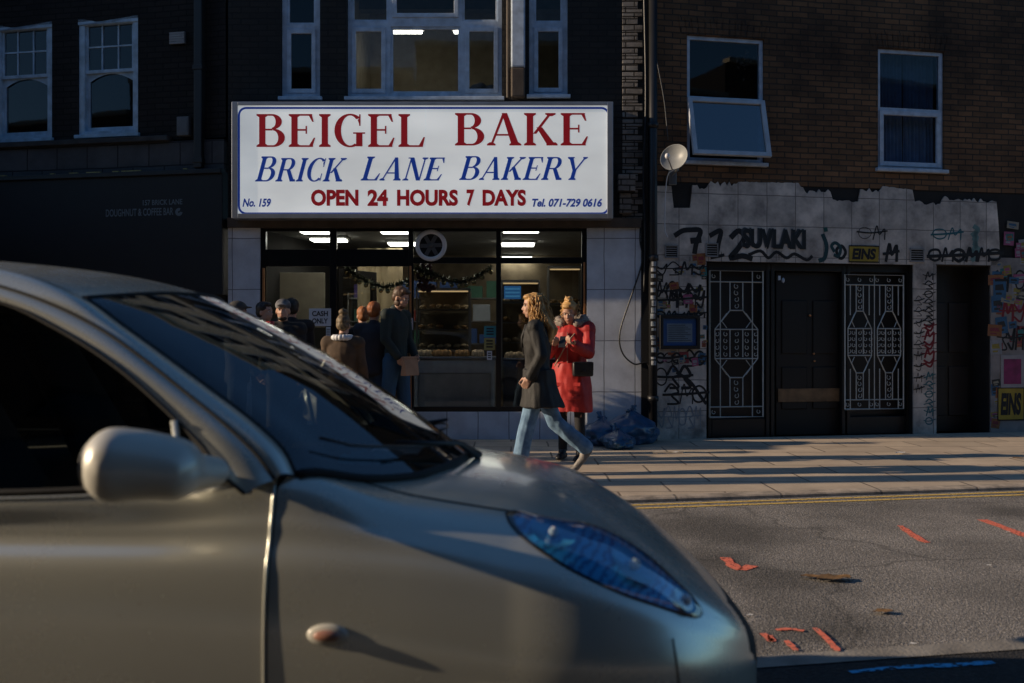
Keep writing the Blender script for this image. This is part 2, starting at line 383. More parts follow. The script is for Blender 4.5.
# litter and leaves
def scrap(px, py, s, m, label, name='litter', z0=0, cat='litter', sy=.75, ang=0):
    x, y = gpt(px, py, z0); bm = NB(); n = 9
    rows = []
    for i in range(n):
        r = []
        for j in range(5):
            u, v = (i/(n-1)-.5), (j/4-.5)
            wd = math.cos(u*2.6)*(.75+.5*noise.noise(Vector((i*.7,j*.9,px))))
            r.append((u*s, v*s*sy*wd, .004 + s*.10*(noise.noise(Vector((i*.6,j*.6,py)))+.55) *.5 + abs(v)*s*.10))
        rows.append(r)
    grid(bm, rows); o = obj(name, bm, m, smooth=True); o.location = (x, y, z0+.006); o.rotation_euler = (0,0,ang)
    return tag(o, label, cat)
M['leaf'] = mat('dry_leaf', (.30,.17,.07), .7, var=.5, scale=30)
M['paper'] = mat('paper_scrap', (.75,.74,.72), .8)
scrap(834, 581, .20, M['leaf'], 'curled brown dry leaf, the largest one on the road', 'dry_leaf', cat='leaf', ang=.2)
scrap(812, 579, .12, M['leaf'], 'flat brown leaf scrap touching the largest dry leaf', 'dry_leaf', cat='leaf', ang=2.9)
scrap(883, 614, .10, M['leaf'], 'small brown leaf lying on the road below the largest leaf', 'dry_leaf', cat='leaf', ang=.1)
scrap(913, 646, .035, M['paper'], 'tiny white scrap on the road close to the near edge strip')
scrap(1008, 533, .03, M['paper'], 'tiny white scrap beside the long orange dash')
scrap(989, 567, .03, M['paper'], 'tiny white scrap on open road below the long orange dash')
scrap(901, 454, .14, M['paper'], 'flat white paper scrap on the far pavement slabs', z0=PAVE, ang=.4)
scrap(668, 455, .34, M['paper'], 'long thin white strip of paper on the far pavement', z0=PAVE, sy=.12)
scrap(612, 444, .10, M['paper'], 'crumpled white scrap in front of the rubbish bags', z0=PAVE, sy=.8)
scrap(1018, 459, .12, M['leaf'], 'brown leaf on the far pavement at the right edge', 'dry_leaf', z0=PAVE, cat='leaf')
scrap(750, 617, .03, M['paper'], 'tiny white scrap on the road by the car nose')

# unseen bare tree and estate car, added beyond the left edge for their shadows
def limb(bm, p, d, r, L, depth):
    pts=[p]; q=p.copy(); dd=d.copy()
    for k in range(4):
        dd=(dd+Vector((random.gauss(0,.14),random.gauss(0,.14),random.gauss(0,.08)+.05))).normalized(); q=q+dd*L/4; pts.append(q.copy())
    tube(bm,pts,[r*(1-.14*k) for k in range(5)],8 if depth<2 else 5)
    if depth<4:
        for k in range(3 if depth else 4):
            nd=(dd+Vector((random.gauss(0,.55),random.gauss(0,.55),random.uniform(-.1,.5)))).normalized(); limb(bm,pts[2+k%3],nd,r*.5,L*.72,depth+1)
random.seed(19)
tr=empty('shadow_tree',(-7.6,8.12,PAVE),0,'unseen bare tree added beyond the left edge to cast pavement shadows','tree')
bm=NB(); tube(bm,[(0,0,-.05),(0,0,.3),(.02,.02,2.2),(.06,0,4.7)],[.34,.27,.24,.20],14); obj('trunk',bm,mat('bark',(.11,.09,.07),.9,var=.5,bump=.8,bscale=25),tr,True)
bm=NB(); limb(bm,Vector((.06,0,4.6)),Vector((0,0,1)),.17,2.6,0); obj('crown',bm,bpy.data.materials['bark'],tr,True)
# ------------------------------------------------------------------ bakery building; its local frame: x along the front, y into the building
BO = (0, WY, 0)
def Bp(px, py, dy=0): return on_y(px, py, WY+dy)
def Bx(px, dy=0): return (px-512)/FPX*(WY+dy)
def Bz(py, dy=0): return CAMH-(py-341.5)/FPX*(WY+dy)
bak = empty('bakery_building', BO, 0, 'dark glazed brick bakery building with white tiled shop pillars under the big white sign', 'building')
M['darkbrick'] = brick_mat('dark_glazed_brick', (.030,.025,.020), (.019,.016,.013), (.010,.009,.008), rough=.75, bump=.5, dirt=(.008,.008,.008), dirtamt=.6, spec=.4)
M['tilewhite'] = brick_mat('white_shop_tile', (.74,.78,.83), (.66,.70,.76), (.17,.18,.20), bw=.40, bh=.66, ms=.006, rough=.35, bump=.15, offset=0, dirt=(.2,.2,.22), dirtamt=.45, dscale=2)
M['quoin'] = brick_mat('limewashed_quoin', (.36,.33,.29), (.25,.22,.19), (.04,.035,.03), rough=.9, bump=.7, dirt=(.04,.035,.03), dirtamt=.8, dscale=2.5)
M['cream'] = mat('cream_render', (.55,.50,.38), .8, var=.2)
M['brown'] = mat('brown_fascia', (.10,.075,.055), .7, var=.4)
xl, xr = Bx(228), 1.757
TOP = 11.0
# openings: upper windows and shop front
W1 = (Bx(281), Bx(320), Bz(97), Bz(-60)); W2 = (Bx(347), Bx(502), Bz(97), Bz(-60)); W3 = (Bx(529), Bx(568), Bz(95), Bz(-60))
shop = (Bx(260), Bx(587), PAVE, Bz(228))
q0 = Bx(622)
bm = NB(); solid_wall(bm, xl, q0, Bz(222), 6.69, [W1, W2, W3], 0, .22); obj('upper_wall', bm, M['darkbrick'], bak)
bm = NB()
for i in range(46):      # toothed quoin bricks
    z = Bz(222)+.02 + i*.075*1.35; wd = .20 if i % 2 else .26
    box(bm, q0+.004+(.26-wd)*0, q0+.004+wd, -.012, .08, z, z+.075*1.35-.012, .004)
obj('quoin', bm, M['quoin'], bak)
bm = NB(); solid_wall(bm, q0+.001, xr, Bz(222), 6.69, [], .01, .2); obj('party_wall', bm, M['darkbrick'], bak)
TW = [(xl+.5+i*1.0, xl+.5+i*1.0+.55, z, z+1.5) for i in range(5) for z in (7.2,9.2)]
bm = NB(); solid_wall(bm, xl, xr, 6.7, TOP, TW, 0, .2); obj('top_storey_wall', bm, M['cream'], bak)
bm = NB(); box(bm, xl-.02, xr+.02, -.14, .3, TOP, TOP+.18, .01); obj('cornice', bm, M['cream'], bak)
bm = NB()
for a_,b_,c_,d_ in TW: poly(bm, [(a_,.15,c_),(b_,.15,c_),(b_,.15,d_),(a_,.15,d_)])
obj('top_window', bm, M['glassdark'], bak)
for a_,b_,c_,d_ in TW:
    bm = NB()
    for q in ((a_,a_+.06,c_,d_),(b_-.06,b_,c_,d_),(a_+.06,b_-.06,c_,c_+.06),(a_+.06,b_-.06,d_-.06,d_),(a_+.06,b_-.06,(c_+d_)/2-.03,(c_+d_)/2+.03)): box(bm, q[0],q[1],.08,.14,q[2],q[3])
    obj('top_window_frame', bm, M['white'], bak)
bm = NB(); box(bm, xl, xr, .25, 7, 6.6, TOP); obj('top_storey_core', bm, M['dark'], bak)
# white tiled pillars and riser
bm = NB(); solid_wall(bm, xl, shop[0], PAVE-.02, Bz(222), [], 0, .3); poly(bm, [(shop[0],0,PAVE-.02),(shop[0],0,Bz(222)),(shop[0],.35,Bz(222)),(shop[0],.35,PAVE-.02)]); obj('left_pillar', bm, M['tilewhite'], bak)
bm = NB(); solid_wall(bm, shop[1], Bx(641), PAVE-.02, Bz(222), [], 0, .3); poly(bm, [(shop[1],0,PAVE-.02),(shop[1],0,Bz(222)),(shop[1],.35,Bz(222)),(shop[1],.35,PAVE-.02)]); obj('right_pillar', bm, M['tilewhite'], bak)
bm = NB(); box(bm, Bx(641)+.002, xr, -.02, .3, PAVE-.02, Bz(222)-.01); obj('side_strip', bm, M['blackmatt'], bak)
bm = NB(); box(bm, Bx(228), Bx(641), -.05, .3, Bz(228), Bz(218), .006); obj('fascia', bm, M['brown'], bak)
bm = NB(); box(bm, Bx(617), Bx(634), -.16, .02, Bz(193), Bz(176), .01); box(bm, Bx(619), Bx(631), -.08, .02, Bz(214), Bz(193.4), .01); obj('corbel', bm, M['quoin'], bak)
bm = NB(); box(bm, Bx(412), shop[1], .03, .30, PAVE-.02, Bz(412), .004); obj('stall_riser', bm, M['tilewhite'], bak)
bm = NB(); box(bm, Bx(260), Bx(335), .03, .30, PAVE-.02, Bz(412), .004); obj('stall_riser', bm, M['tilewhite'], bak)
bm = NB(); box(bm, Bx(335), Bx(412), -.02, .5, PAVE-.02, PAVE+.07, .01); obj('door_step', bm, M['kerb'], bak)
# shop front frame
M['shopframe'] = mat('black_metal_frame', (.012,.012,.013), .3, .3)
M['glintbronze'] = mat('sun_glint_bronze', (.75,.33,.13), .35, .6, var=.2)  # sun glint on the frame edges painted as bright orange; spyhole shares it
bm = NB(); zt = Bz(228); 
def bar(a, b, c, d, y0=.04, y1=.12): box(bm, Bx(a), Bx(b), y0, y1, Bz(d), Bz(c), .004)
for a, b in ((260,265),(329,336),(408,413),(496,501),(582,587)): bar(a, b, 228, 412 if a not in (408,) else 436)
for a, b in ((265,329),(336,408),(413,496),(501,582)): bar(a, b, 228, 231, .05, .11); bar(a, b, 257 if a>400 else 249, 266 if a<400 else 263, .05, .11)
for a, b in ((413,496),(501,582)): bar(a, b, 407, 412, .05, .11)
bar(265, 329, 407, 412, .05, .11)
obj('shop_frame', bm, M['shopframe'], bak)
for px, a, b in ((263.5,268,407),(410.5,266,412),(584.5,262,330)): bm = NB(); box(bm, Bx(px-1), Bx(px+.8), -.004 if px<500 else .02, .037, Bz(b), Bz(a), .002); obj('sun_glint_strip', bm, M['glintbronze'], bak)  # strips carry the painted sun glint along the frame edges
for a, b, c, d in ((265,329,231,249),(336,408,231,249),(413,496,231,257),(501,582,231,257),(265,329,266,407),(413,496,263,407),(501,582,263,407)):
    bm = NB(); y = .08; poly(bm, [(Bx(a),y,Bz(d)),(Bx(b),y,Bz(d)),(Bx(b),y,Bz(c)),(Bx(a),y,Bz(c))]); obj('shop_window', bm, M['glass'], bak)
# half open door leaf standing into the shop
dr = empty('shop_door'); dr.parent = bak; dr.location = (Bx(337), .12, PAVE+.07); dr.rotation_euler = (0,0,math.radians(62))
DW, DH = .84, Bz(267)-PAVE-.08
bm = NB(); solid_wall(bm, 0, DW, 0, DH, [(.09,DW-.09,.25,DH-.1)], 0, .045); solid_wall(bm, 0, DW, 0, DH, [(.09,DW-.09,.25,DH-.1)], .045, 0.0); box(bm, -.002,.0,0,.045,0,DH); box(bm, DW,DW+.002,0,.045,0,DH)
obj('door_frame', bm, M['shopframe'], dr)
bm = NB(); poly(bm, [(.09,.022,.25),(DW-.09,.022,.25),(DW-.09,.022,DH-.1),(.09,.022,DH-.1)]); obj('door_glass', bm, M['glass'], dr)
bm = NB(); tube(bm, [(DW-.05,-.0,.9),(DW-.05,-.05,.9),(DW-.05,-.05,1.25),(DW-.05,0,1.25)], .012); obj('handle', bm, M['steel'], dr)

# room behind the shop front
RX0, RX1, RY0, RY1, RZ1 = xl+.1, xr-.1, .32, 5.2, 2.86
M['ceil'] = mat('shop_ceiling', (.34,.33,.30), .8)
M['shopwall'] = mat('shop_wall', (.34,.26,.16), .7, var=.4)
M['floor'] = mat('shop_floor', (.10,.08,.07), .5)
bm = NB(); 
poly(bm, [(RX0,RY1,0),(RX1,RY1,0),(RX1,RY1,RZ1),(RX0,RY1,RZ1)]); poly(bm, [(RX0,RY0,0),(RX0,RY1,0),(RX0,RY1,RZ1),(RX0,RY0,RZ1)]); poly(bm, [(RX1,RY0,0),(RX1,RY1,0),(RX1,RY1,RZ1),(RX1,RY0,RZ1)])
obj('shop_room_wall', bm, M['shopwall'], bak)
bm = NB(); poly(bm, [(RX0,.13,RZ1),(RX1,.13,RZ1),(RX1,RY1,RZ1),(RX0,RY1,RZ1)]); obj('shop_ceiling', bm, M['ceil'], bak)
bm = NB(); poly(bm, [(RX0,.06,PAVE+.04),(RX1,.06,PAVE+.04),(RX1,RY1,PAVE+.04),(RX0,RY1,PAVE+.04)]); obj('shop_floor', bm, M['floor'], bak)
M['tube'] = mat('lit_tube', (.9,.9,.85), .5, emit=(1,.95,.82), estr=11.0)
M['lighthousing'] = mat('light_housing', (.6,.6,.58), .5)
def clight(px, py, w=28):
    Y = (RZ1-.05-CAMH)*FPX/(341.5-py); x = (px-512)/FPX*Y; wd = w/FPX*Y/2; dp = .16
    t = empty('ceiling_light', (x, Y, RZ1-.04), 0, None, 'ceiling light', 'lit tube lights on the shop ceiling')
    b = NB(); box(b, -wd-.02, wd+.02, -dp-.02, dp+.02, 0, .035, .004); obj('housing', b, M['lighthousing'], t)
    b = NB(); box(b, -wd, wd, -dp, dp, -.03, -.001, .008); obj('diffuser', b, M['tube'], t)
    return t
CL = [(316,231.5,30,'ceiling light seen through the far left top pane of the shop, front one'),(329,240,34,'ceiling light crossing the first mullion of the shop front'),
      (396,231.5,30,'front ceiling light over the shop doorway'),(404,244,30,'rear ceiling light over the shop doorway beside the round fan'),
      (521,230.5,36,'front ceiling light in the right shop window, topmost of its column'),(518,244.5,32,'second ceiling light from the top in the right shop window'),(517,258,29,'third ceiling light from the top in the right shop window'),(516,271,22,'lowest and farthest ceiling light in the right shop window')]
for a,b_,c,l in CL: tag(clight(a,b_,c), l)

# upper windows: frames, sashes, panes and the rooms behind
def win_frame(parent, rects, x0, x1, z0, z1, y, m, t=.05, d=.07, mull=()):
    b = NB(); solid_wall(b, x0, x1, z0, z1, rects, y, d)
    for q in ((x0,x0),(x1,x1)): poly(b, [(q[0],y,z0),(q[0],y,z1),(q[0],y+d,z1),(q[0],y+d,z0)])
    poly(b, [(x0,y,z0),(x1,y,z0),(x1,y+d,z0),(x0,y+d,z0)]); poly(b, [(x0,y,z1),(x1,y,z1),(x1,y+d,z1),(x0,y+d,z1)])
    return obj('frame', b, m, parent)
def sash(parent, x0, x1, z0, z1, y, m, t=.05, glass=None):
    b = NB(); 
    for (a,bb,c,d) in ((x0,x0+t,z0,z1),(x1-t,x1,z0,z1),(x0+t,x1-t,z0,z0+t),(x0+t,x1-t,z1-t,z1)): box(b, a, bb, y, y+.05, c, d, .004)
    s = obj('sash', b, m, parent)
    b = NB(); poly(b, [(x0+t,y+.03,z0+t),(x1-t,y+.03,z0+t),(x1-t,y+.03,z1-t),(x0+t,y+.03,z1-t)]); obj('pane', b, glass or M['glassdark'], s)
    return s
def bwindow(Wd, cells, name='window'):
    o = empty(name); o.parent = bak
    x0,x1,z0,z1 = Wd; t = .05
    holes = [(Bx(a),Bx(b),Bz(d),Bz(c)) for a,b,c,d in cells]
    win_frame(o, holes, x0+.003, x1-.003, z0+.003, z1-.003, .06, M['frame'])
    for i,h in enumerate(holes): sash(o, h[0], h[1], h[2], h[3], .045 if i % 2 == 0 else .075, M['frame'], .055 if i%2==0 else .03, M['glass'] if Wd is W2 and i<3 else None)
    bm = NB(); box(bm, x0-.03, x1+.03, -.05, .07, z0-.045, z0+.001, .006); obj('sill', bm, M['frame'], o)
    return o
bwindow(W1, [(286,315,28,92),(286,315,-56,23)])
bwindow(W3, [(534,563,26,91),(534,563,-56,21)])
bwindow(W2, [(351,385,26,92),(390,460,25,92),(465,498,26,92),(351,388,-56,20),(392,458,-56,16),(462,498,-56,20)])
# room upstairs
UZ0, UZ1 = Bz(97)-.1, Bz(97)+2.3
bm = NB(); X0, X1 = Bx(335), Bx(595)
poly(bm,[(X0,3.2,UZ0),(X1,3.2,UZ0),(X1,3.2,UZ1),(X0,3.2,UZ1)]); poly(bm,[(X0,.3,UZ0),(X0,3.2,UZ0),(X0,3.2,UZ1),(X0,.3,UZ1)]); poly(bm,[(X1,.3,UZ0),(X1,3.2,UZ0),(X1,3.2,UZ1),(X1,.3,UZ1)])
poly(bm,[(X0,.3,UZ0),(X1,.3,UZ0),(X1,3.2,UZ0),(X0,3.2,UZ0)])
M['uproom'] = mat('upstairs_wall', (.62,.54,.40), .8, var=.3)
obj('upstairs_room', bm, M['uproom'], bak)
bm = NB(); poly(bm,[(X0,.24,UZ1),(X1,.24,UZ1),(X1,3.2,UZ1),(X0,3.2,UZ1)]); box(bm, X0, X1, 2.0, 2.2, UZ1-.5, UZ1-.01); obj('upstairs_ceiling', bm, M['ceil'], bak)
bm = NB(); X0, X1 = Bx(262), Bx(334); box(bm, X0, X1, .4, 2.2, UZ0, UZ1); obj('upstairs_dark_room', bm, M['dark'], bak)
for px, w_, l in ((407,30,'lit tube light on the upstairs ceiling, left one'),(457,6,'lit tube light on the upstairs ceiling, right one')):
    Y = WY+1.9; x,z = on_y(px, 32, Y); t = empty('tube_light', (x,Y,z), 0, l, 'tube light', 'tube lights upstairs')
    b = NB(); wd = w_/FPX*Y/2; box(b,-wd,wd,-.05,.05,-.015,.02,.005); obj('lit_tube', b, M['tube'], t)
    b = NB(); box(b,-wd-.03,wd+.03,-.07,.07,.022,.06,.005); obj('housing', b, M['lighthousing'], t)
# sack on the upstairs window sill
bm = NB(); x, z = on_y(480, 84, WY+.5); 
for i in range(5): ball(bm, (x-.13+.07*i, WY+.5+.03*(i%2), z-.10+.05*(i%3)*.6), (.075,.07,.06+.02*(i%2)))
tag(baked('cloth_bundle', bm, .012, mat('pale_cloth', (.5,.42,.38), .9), None), 'pale crumpled bundle behind the upstairs window, right pane', 'bundle')
# column pipe between the upper windows
dp = empty('drainpipe', (0,WY,0), 0, 'broad pale blue boxed pipe between the long window and the narrow right window', 'pipe')
bm = NB(); box(bm, Bx(511), Bx(525), -.13, -.004, Bz(70)+.004, 6.3, .02); obj('pipe_upper', bm, M['frame'], dp)
bm = NB(); box(bm, Bx(511), Bx(525), -.13, -.004, Bz(99), Bz(70), .02); obj('pipe_lower', bm, M['brown'], dp)
bm = NB(); tube(bm, [(Bx(508),-.07,Bz(99)),(Bx(508),-.07,6.3)], .022, 10); obj('thin_pipe', bm, M['brown'], dp)

# ------------------------------------------------------------------ the big sign
SY = -.28
def Sx(px): return Bx(px, SY)
def Sz(py): return Bz(py, SY)
sg = empty('shop_sign', (0,WY,0), 0, 'large lit white shop sign reading BEIGEL BAKE BRICK LANE BAKERY OPEN 24 HOURS 7 DAYS', 'sign')
x0,x1,z0,z1 = Sx(232),Sx(613),Sz(218.5),Sz(102)
bm = NB(); box(bm, x0, x1, SY+.02, -.012, z0, z1, .008)
t = .075
for (a,b,c,d) in ((x0,x0+t,z0,z1),(x1-t,x1,z0,z1),(x0+t,x1-t,z0,z0+t*.8),(x0+t,x1-t,z1-t*.6,z1)): box(bm, a, b, SY-.025, SY+.019, c, d, .006)
obj('frame', bm, M['alu'], sg)
m, nt, b = new_mat('lit_sign_face'); N = nt.nodes; L = nt.links
tc = N.new('ShaderNodeTexCoord'); n = N.new('ShaderNodeTexNoise'); n.inputs['Scale'].default_value = .8; n.inputs['Detail'].default_value = 5
mp = N.new('ShaderNodeMapping'); mp.inputs['Scale'].default_value = (.7,1,1.8); L.new(tc.outputs['Object'], mp.inputs[0]); L.new(mp.outputs[0], n.inputs['Vector'])
r = N.new('ShaderNodeMapRange'); r.inputs[1].default_value = .3; r.inputs[2].default_value = .7; r.inputs[3].default_value = .27; r.inputs[4].default_value = .44
L.new(n.outputs['Fac'], r.inputs[0]); L.new(r.outputs[0], b.inputs['Emission Strength'])
b.inputs['Emission Color'].default_value = (.93,.97,.97,1); b.inputs['Base Color'].default_value = (.62,.66,.70,1); b.inputs['Roughness'].default_value = .25
M['signface'] = m
bm = NB(); sx = Sx(426)
poly(bm, [(x0+t,SY,z0+t*.8),(sx-.004,SY,z0+t*.8),(sx-.004,SY,z1-t*.6),(x0+t,SY,z1-t*.6)]); poly(bm, [(sx+.004,SY,z0+t*.8),(x1-t,SY,z0+t*.8),(x1-t,SY,z1-t*.6),(sx+.004,SY,z1-t*.6)])
poly(bm, [(sx-.004,SY+.006,z0+t*.8),(sx+.004,SY+.006,z0+t*.8),(sx+.004,SY+.006,z1-t*.6),(sx-.004,SY+.006,z1-t*.6)])
obj('lit_panel', bm, m, sg)
M['red'] = mat('sign_red', (.30,.010,.016), .4, var=.1, emit=(.5,.01,.02), estr=.15)
M['blue'] = mat('sign_blue', (.008,.035,.22), .4, var=.1, emit=(.01,.07,.55), estr=.20)
# rounded border line
bm = NB(); bx0,bx1,bz0,bz1 = Sx(239),Sx(608.5),Sz(213.5),Sz(108); r_ = .09; P = []
for cx, cz, a0 in ((bx1-r_,bz1-r_,0),(bx0+r_,bz1-r_,90),(bx0+r_,bz0+r_,180),(bx1-r_,bz0+r_,270)):
    for k in range(7): a = math.radians(a0+k*15); P.append((cx+r_*math.cos(a), cz+r_*math.sin(a)))
P += P[:2]; ribbon(bm, P, .026, SY-.0012); obj('border_line', bm, M['blue'], sg, recalc=False)
# serif capitals drawn as outlines
def arc(cx, cy, rx, ry, tx, ty, a0, a1, n=20):
    o = [(cx+rx*math.cos(math.radians(a0+(a1-a0)*k/n)), cy+ry*math.sin(math.radians(a0+(a1-a0)*k/n))) for k in range(n+1)]
    i = [(cx+(rx-tx)*math.cos(math.radians(a0+(a1-a0)*k/n)), cy+(ry-ty)*math.sin(math.radians(a0+(a1-a0)*k/n))) for k in range(n+1)]
    return [[o[k],o[k+1],i[k+1],i[k]] for k in range(n)]
def rect(a,b,c,d): return [[(a,c),(b,c),(b,d),(a,d)]]
def serif(x0,x1,z,up=1,e=.07,h=.045): return [[(x0-e,z),(x1+e,z),(x1+e,z+up*h),(x1,z+up*h*2.2),(x0,z+up*h*2.2),(x0-e,z+up*h)]]
def stem(x,w=.17,t=1,b=1):
    return rect(x,x+w,0,1) + (serif(x,x+w,0) if b else []) + (serif(x,x+w,1,-1) if t else [])
TH=.055
def para(x0,x1,x2,x3,z0=0,z1=1): return [[(x0,z0),(x1,z0),(x3,z1),(x2,z1)]]
def glyph(c):
    if c=='I': return stem(.08), .33
    if c=='L': return stem(.08)+rect(.25,.66,0,TH)+[[(.60,TH),(.66,0),(.72,.30),(.68,.30),(.56,TH)]], .74
    if c=='E': return stem(.08)+rect(.25,.66,0,TH)+[[(.56,TH),(.66,TH),(.72,.28),(.68,.28)]]+rect(.25,.64,1-TH,1)+[[(.55,1-TH),(.64,1-TH),(.68,.76),(.64,.76)]]+rect(.25,.48,.49,.49+TH)+rect(.46,.50,.40,.64), .76
    if c=='B': return stem(.08)+rect(.25,.42,1-TH,1)+rect(.25,.44,.50,.50+TH)+rect(.25,.46,0,TH)+arc(.42,.765,.27,.235,.17,TH,-90,90)+arc(.45,.2775,.32,.2775,.18,TH,-90,90), .81
    if c=='R': return stem(.08)+rect(.25,.42,1-TH,1)+rect(.25,.44,.47,.47+TH)+arc(.42,.735,.28,.265,.17,TH,-90,90)+para(.66,.86,.38,.55,0,.50)+serif(.68,.86,0,1,.03), .88
    if c=='C': return arc(.46,.5,.42,.51,.18,TH,48,312,32)+rect(.70,.74,.62,.99)+rect(.70,.74,.03,.34)+[[(.66,.80),(.72,.62),(.74,.62),(.74,.9)]], .80
    if c=='G': return arc(.46,.5,.42,.51,.18,TH,48,300,32)+rect(.70,.74,.64,.99)+[[(.66,.82),(.72,.64),(.74,.64),(.74,.9)]]+rect(.62,.79,.02,.42)+rect(.54,.86,.40,.445), .88
    if c=='A': return para(.06,.12,.38,.46)+para(.62,.82,.36,.50)+rect(.2,.66,.30,.30+TH)+serif(.05,.13,0)+serif(.63,.80,0), .88
    if c=='K': return stem(.08)+para(.24,.33,.66,.74,.36,1)+para(.62,.84,.33,.48,0,.56)+serif(.65,.74,1,-1,.09)+serif(.64,.83,0,1,.05), .90
    if c=='N': return rect(.12,.18,0,1)+rect(.70,.76,0,1)+para(.60,.76,.08,.26)+serif(.12,.18,0,1,.09)+serif(.70,.76,1,-1,.09)+rect(.02,.2,.955,1), .86
    if c=='Y': return rect(.34,.51,0,.48)+para(.34,.48,.04,.22,.42,1)+para(.42,.50,.72,.80,.42,1)+serif(.34,.51,0)+serif(.06,.21,1,-1)+serif(.72,.78,1,-1), .86
    return [], .4
def serif_word(name, s, m, x0, x1, z0, z1, slant=0, gap=.05, big=0, y=SY-.0008):
    bm = NB(); P = []; x = 0
    for i, ch in enumerate(s):
        g_, w_ = glyph(ch); k = 1+big if i == 0 else 1
        for q in g_: P.append([((x+px_*k), pz*k) for px_, pz in q])
        x += (w_+gap)*k
    P = [[(a+slant*b, b) for a, b in q] for q in P]
    ax = min(a for q in P for a,_ in q); bx_ = max(a for q in P for a,_ in q)
    for i, q in enumerate(P):
        f = poly(bm, [((a-ax)/(bx_-ax)*(x1-x0)+x0, y-(i%9)*.00012, z0+b*(z1-z0)) for a, b in q])
    return obj(name, bm, m, sg, recalc=False)
serif_word('lettering', 'BEIGEL', M['red'], Sx(256.5), Sx(425), Sz(147), Sz(114))
serif_word('lettering', 'BAKE', M['red'], Sx(455), Sx(588), Sz(145.5), Sz(113))
serif_word('lettering', 'BRICK', M['blue'], Sx(255), Sx(347), Sz(181.5), Sz(158), .28, .04, .07)
serif_word('lettering', 'LANE', M['blue'], Sx(360.5), Sx(445), Sz(180.5), Sz(157.5), .28, .04, .04)
serif_word('lettering', 'BAKERY', M['blue'], Sx(459), Sx(588), Sz(180), Sz(157), .28, .04, .04)
for s, a, b in (('OPEN',311,358.5),('24',367.5,388),('HOURS',397,458),('7',466.5,474.5),('DAYS',482.5,526)):
    text_mesh('lettering', s, M['red'], sg, Sx(a), Sx(b), Sz(206), Sz(189.5), SY-.0012, bold=.045)
for s, a, b in (('No. 159',242.5,271),('Tel. 071-729 0616',532,602)):
    text_mesh('lettering', s, M['blue'], sg, Sx(a), Sx(b), Sz(207), Sz(198.5), SY-.0012, bold=.035, shear=.25)

# ------------------------------------------------------------------ things in the shop window
def at(px, py, dy): x, z = on_y(px, py, WY+dy); return x, WY+dy, z
# round extractor fan in the top pane
x,y,z = at(431,245.5,.03); fan = empty('extractor_fan', (x,y,z), 0, 'round white extractor fan set in the top pane of the shop window', 'fan')
mt = Matrix.Rotation(PI/2,4,'X')
bm = NB(); lathe(bm, [(.165,-.03),(.195,-.02),(.205,0),(.205,.02),(.15,.03),(.15,-.02),(.165,-.03)], 32, mt); obj('ring', bm, M['white'], fan, True)
bm = NB(); lathe(bm, [(.0,-.008),(.15,-.006)], 24, mt); obj('backplate', bm, M['blackmatt'], fan)
bm = NB()
for k in range(6):
    a = k*PI/3; box(bm, .02,.14,-.012,-.008,-.02,.03)
    for v in bm.verts[-8:] if False else list(bm.verts)[-8:]: v.co = Matrix.Rotation(a,3,'Y') @ v.co
ball(bm, (0,-.012,0), (.035,.02,.035)); obj('blades', bm, mat('grey_plastic',(.10,.10,.10),.5), fan)
# signs on the glass
def card(name, px0, px1, py0, py1, m, label, cat, dy=.02, parent=None, th=.006):
    x0,z1 = on_y(px0,py0,WY+dy); x1,z0 = on_y(px1,py1,WY+dy)
    t = empty(name, ((x0+x1)/2, WY+dy, z0), 0, label, cat)
    bm = NB(); w_ = (x1-x0)/2; box(bm, -w_, w_, 0, th, 0, z1-z0, .001); obj('board', bm, m, t); return t, w_, z1-z0
t, w_, h_ = card('cash_sign', 309, 331, 308.5, 326, M['white'], 'white card sign reading CASH ONLY on the shop window', 'sign', -.01)
text_mesh('lettering','CASH',M['black'],t,-w_*.72,w_*.72,h_*.56,h_*.86,-.002,bold=.03); text_mesh('lettering','ONLY',M['black'],t,-w_*.72,w_*.72,h_*.14,h_*.44,-.002,bold=.03)
t, w_, h_ = card('notice', 326, 330.5, 327, 337, M['white'], 'small white paper notice just below the cash sign', 'notice', -.01)
bm = NB()
for k in range(4): poly(bm, [(-w_*.7,-.002,h_*(.2+.18*k)),(w_*.7,-.002,h_*(.2+.18*k)),(w_*.7,-.002,h_*(.26+.18*k)),(-w_*.7,-.002,h_*(.26+.18*k))])
obj('print', bm, M['black'], t)
M['teal'] = mat('teal_card', (.05,.30,.33), .6); M['yelcard'] = mat('yellow_card', (.42,.36,.12), .6); M['redcard'] = mat('red_card', (.35,.03,.04), .6)
for a,b,c,d,m_,l in ((484,496,326,337,'teal','teal square sticker inside the shop window next to the middle mullion'),(484,495,338,350,'yelcard','yellow square sticker below the teal one by the middle mullion'),(487,492,351,360,'white','small white sticker below the yellow one by the middle mullion'),(407,413,318,330,'white','white card on the right edge of the shop doorway')):
    t, w_, h_ = card('sticker', a,b,c,d,M[m_],l,'sticker', .072 if a>413 else .02, th=.004)
    bm = NB()
    for k in range(3): poly(bm, [(-w_*.6,-.002,h_*(.2+.25*k)),(w_*.6,-.002,h_*(.2+.25*k)),(w_*.6,-.002,h_*(.32+.25*k)),(-w_*.6,-.002,h_*(.32+.25*k))])
    obj('print', bm, M['black'], t)
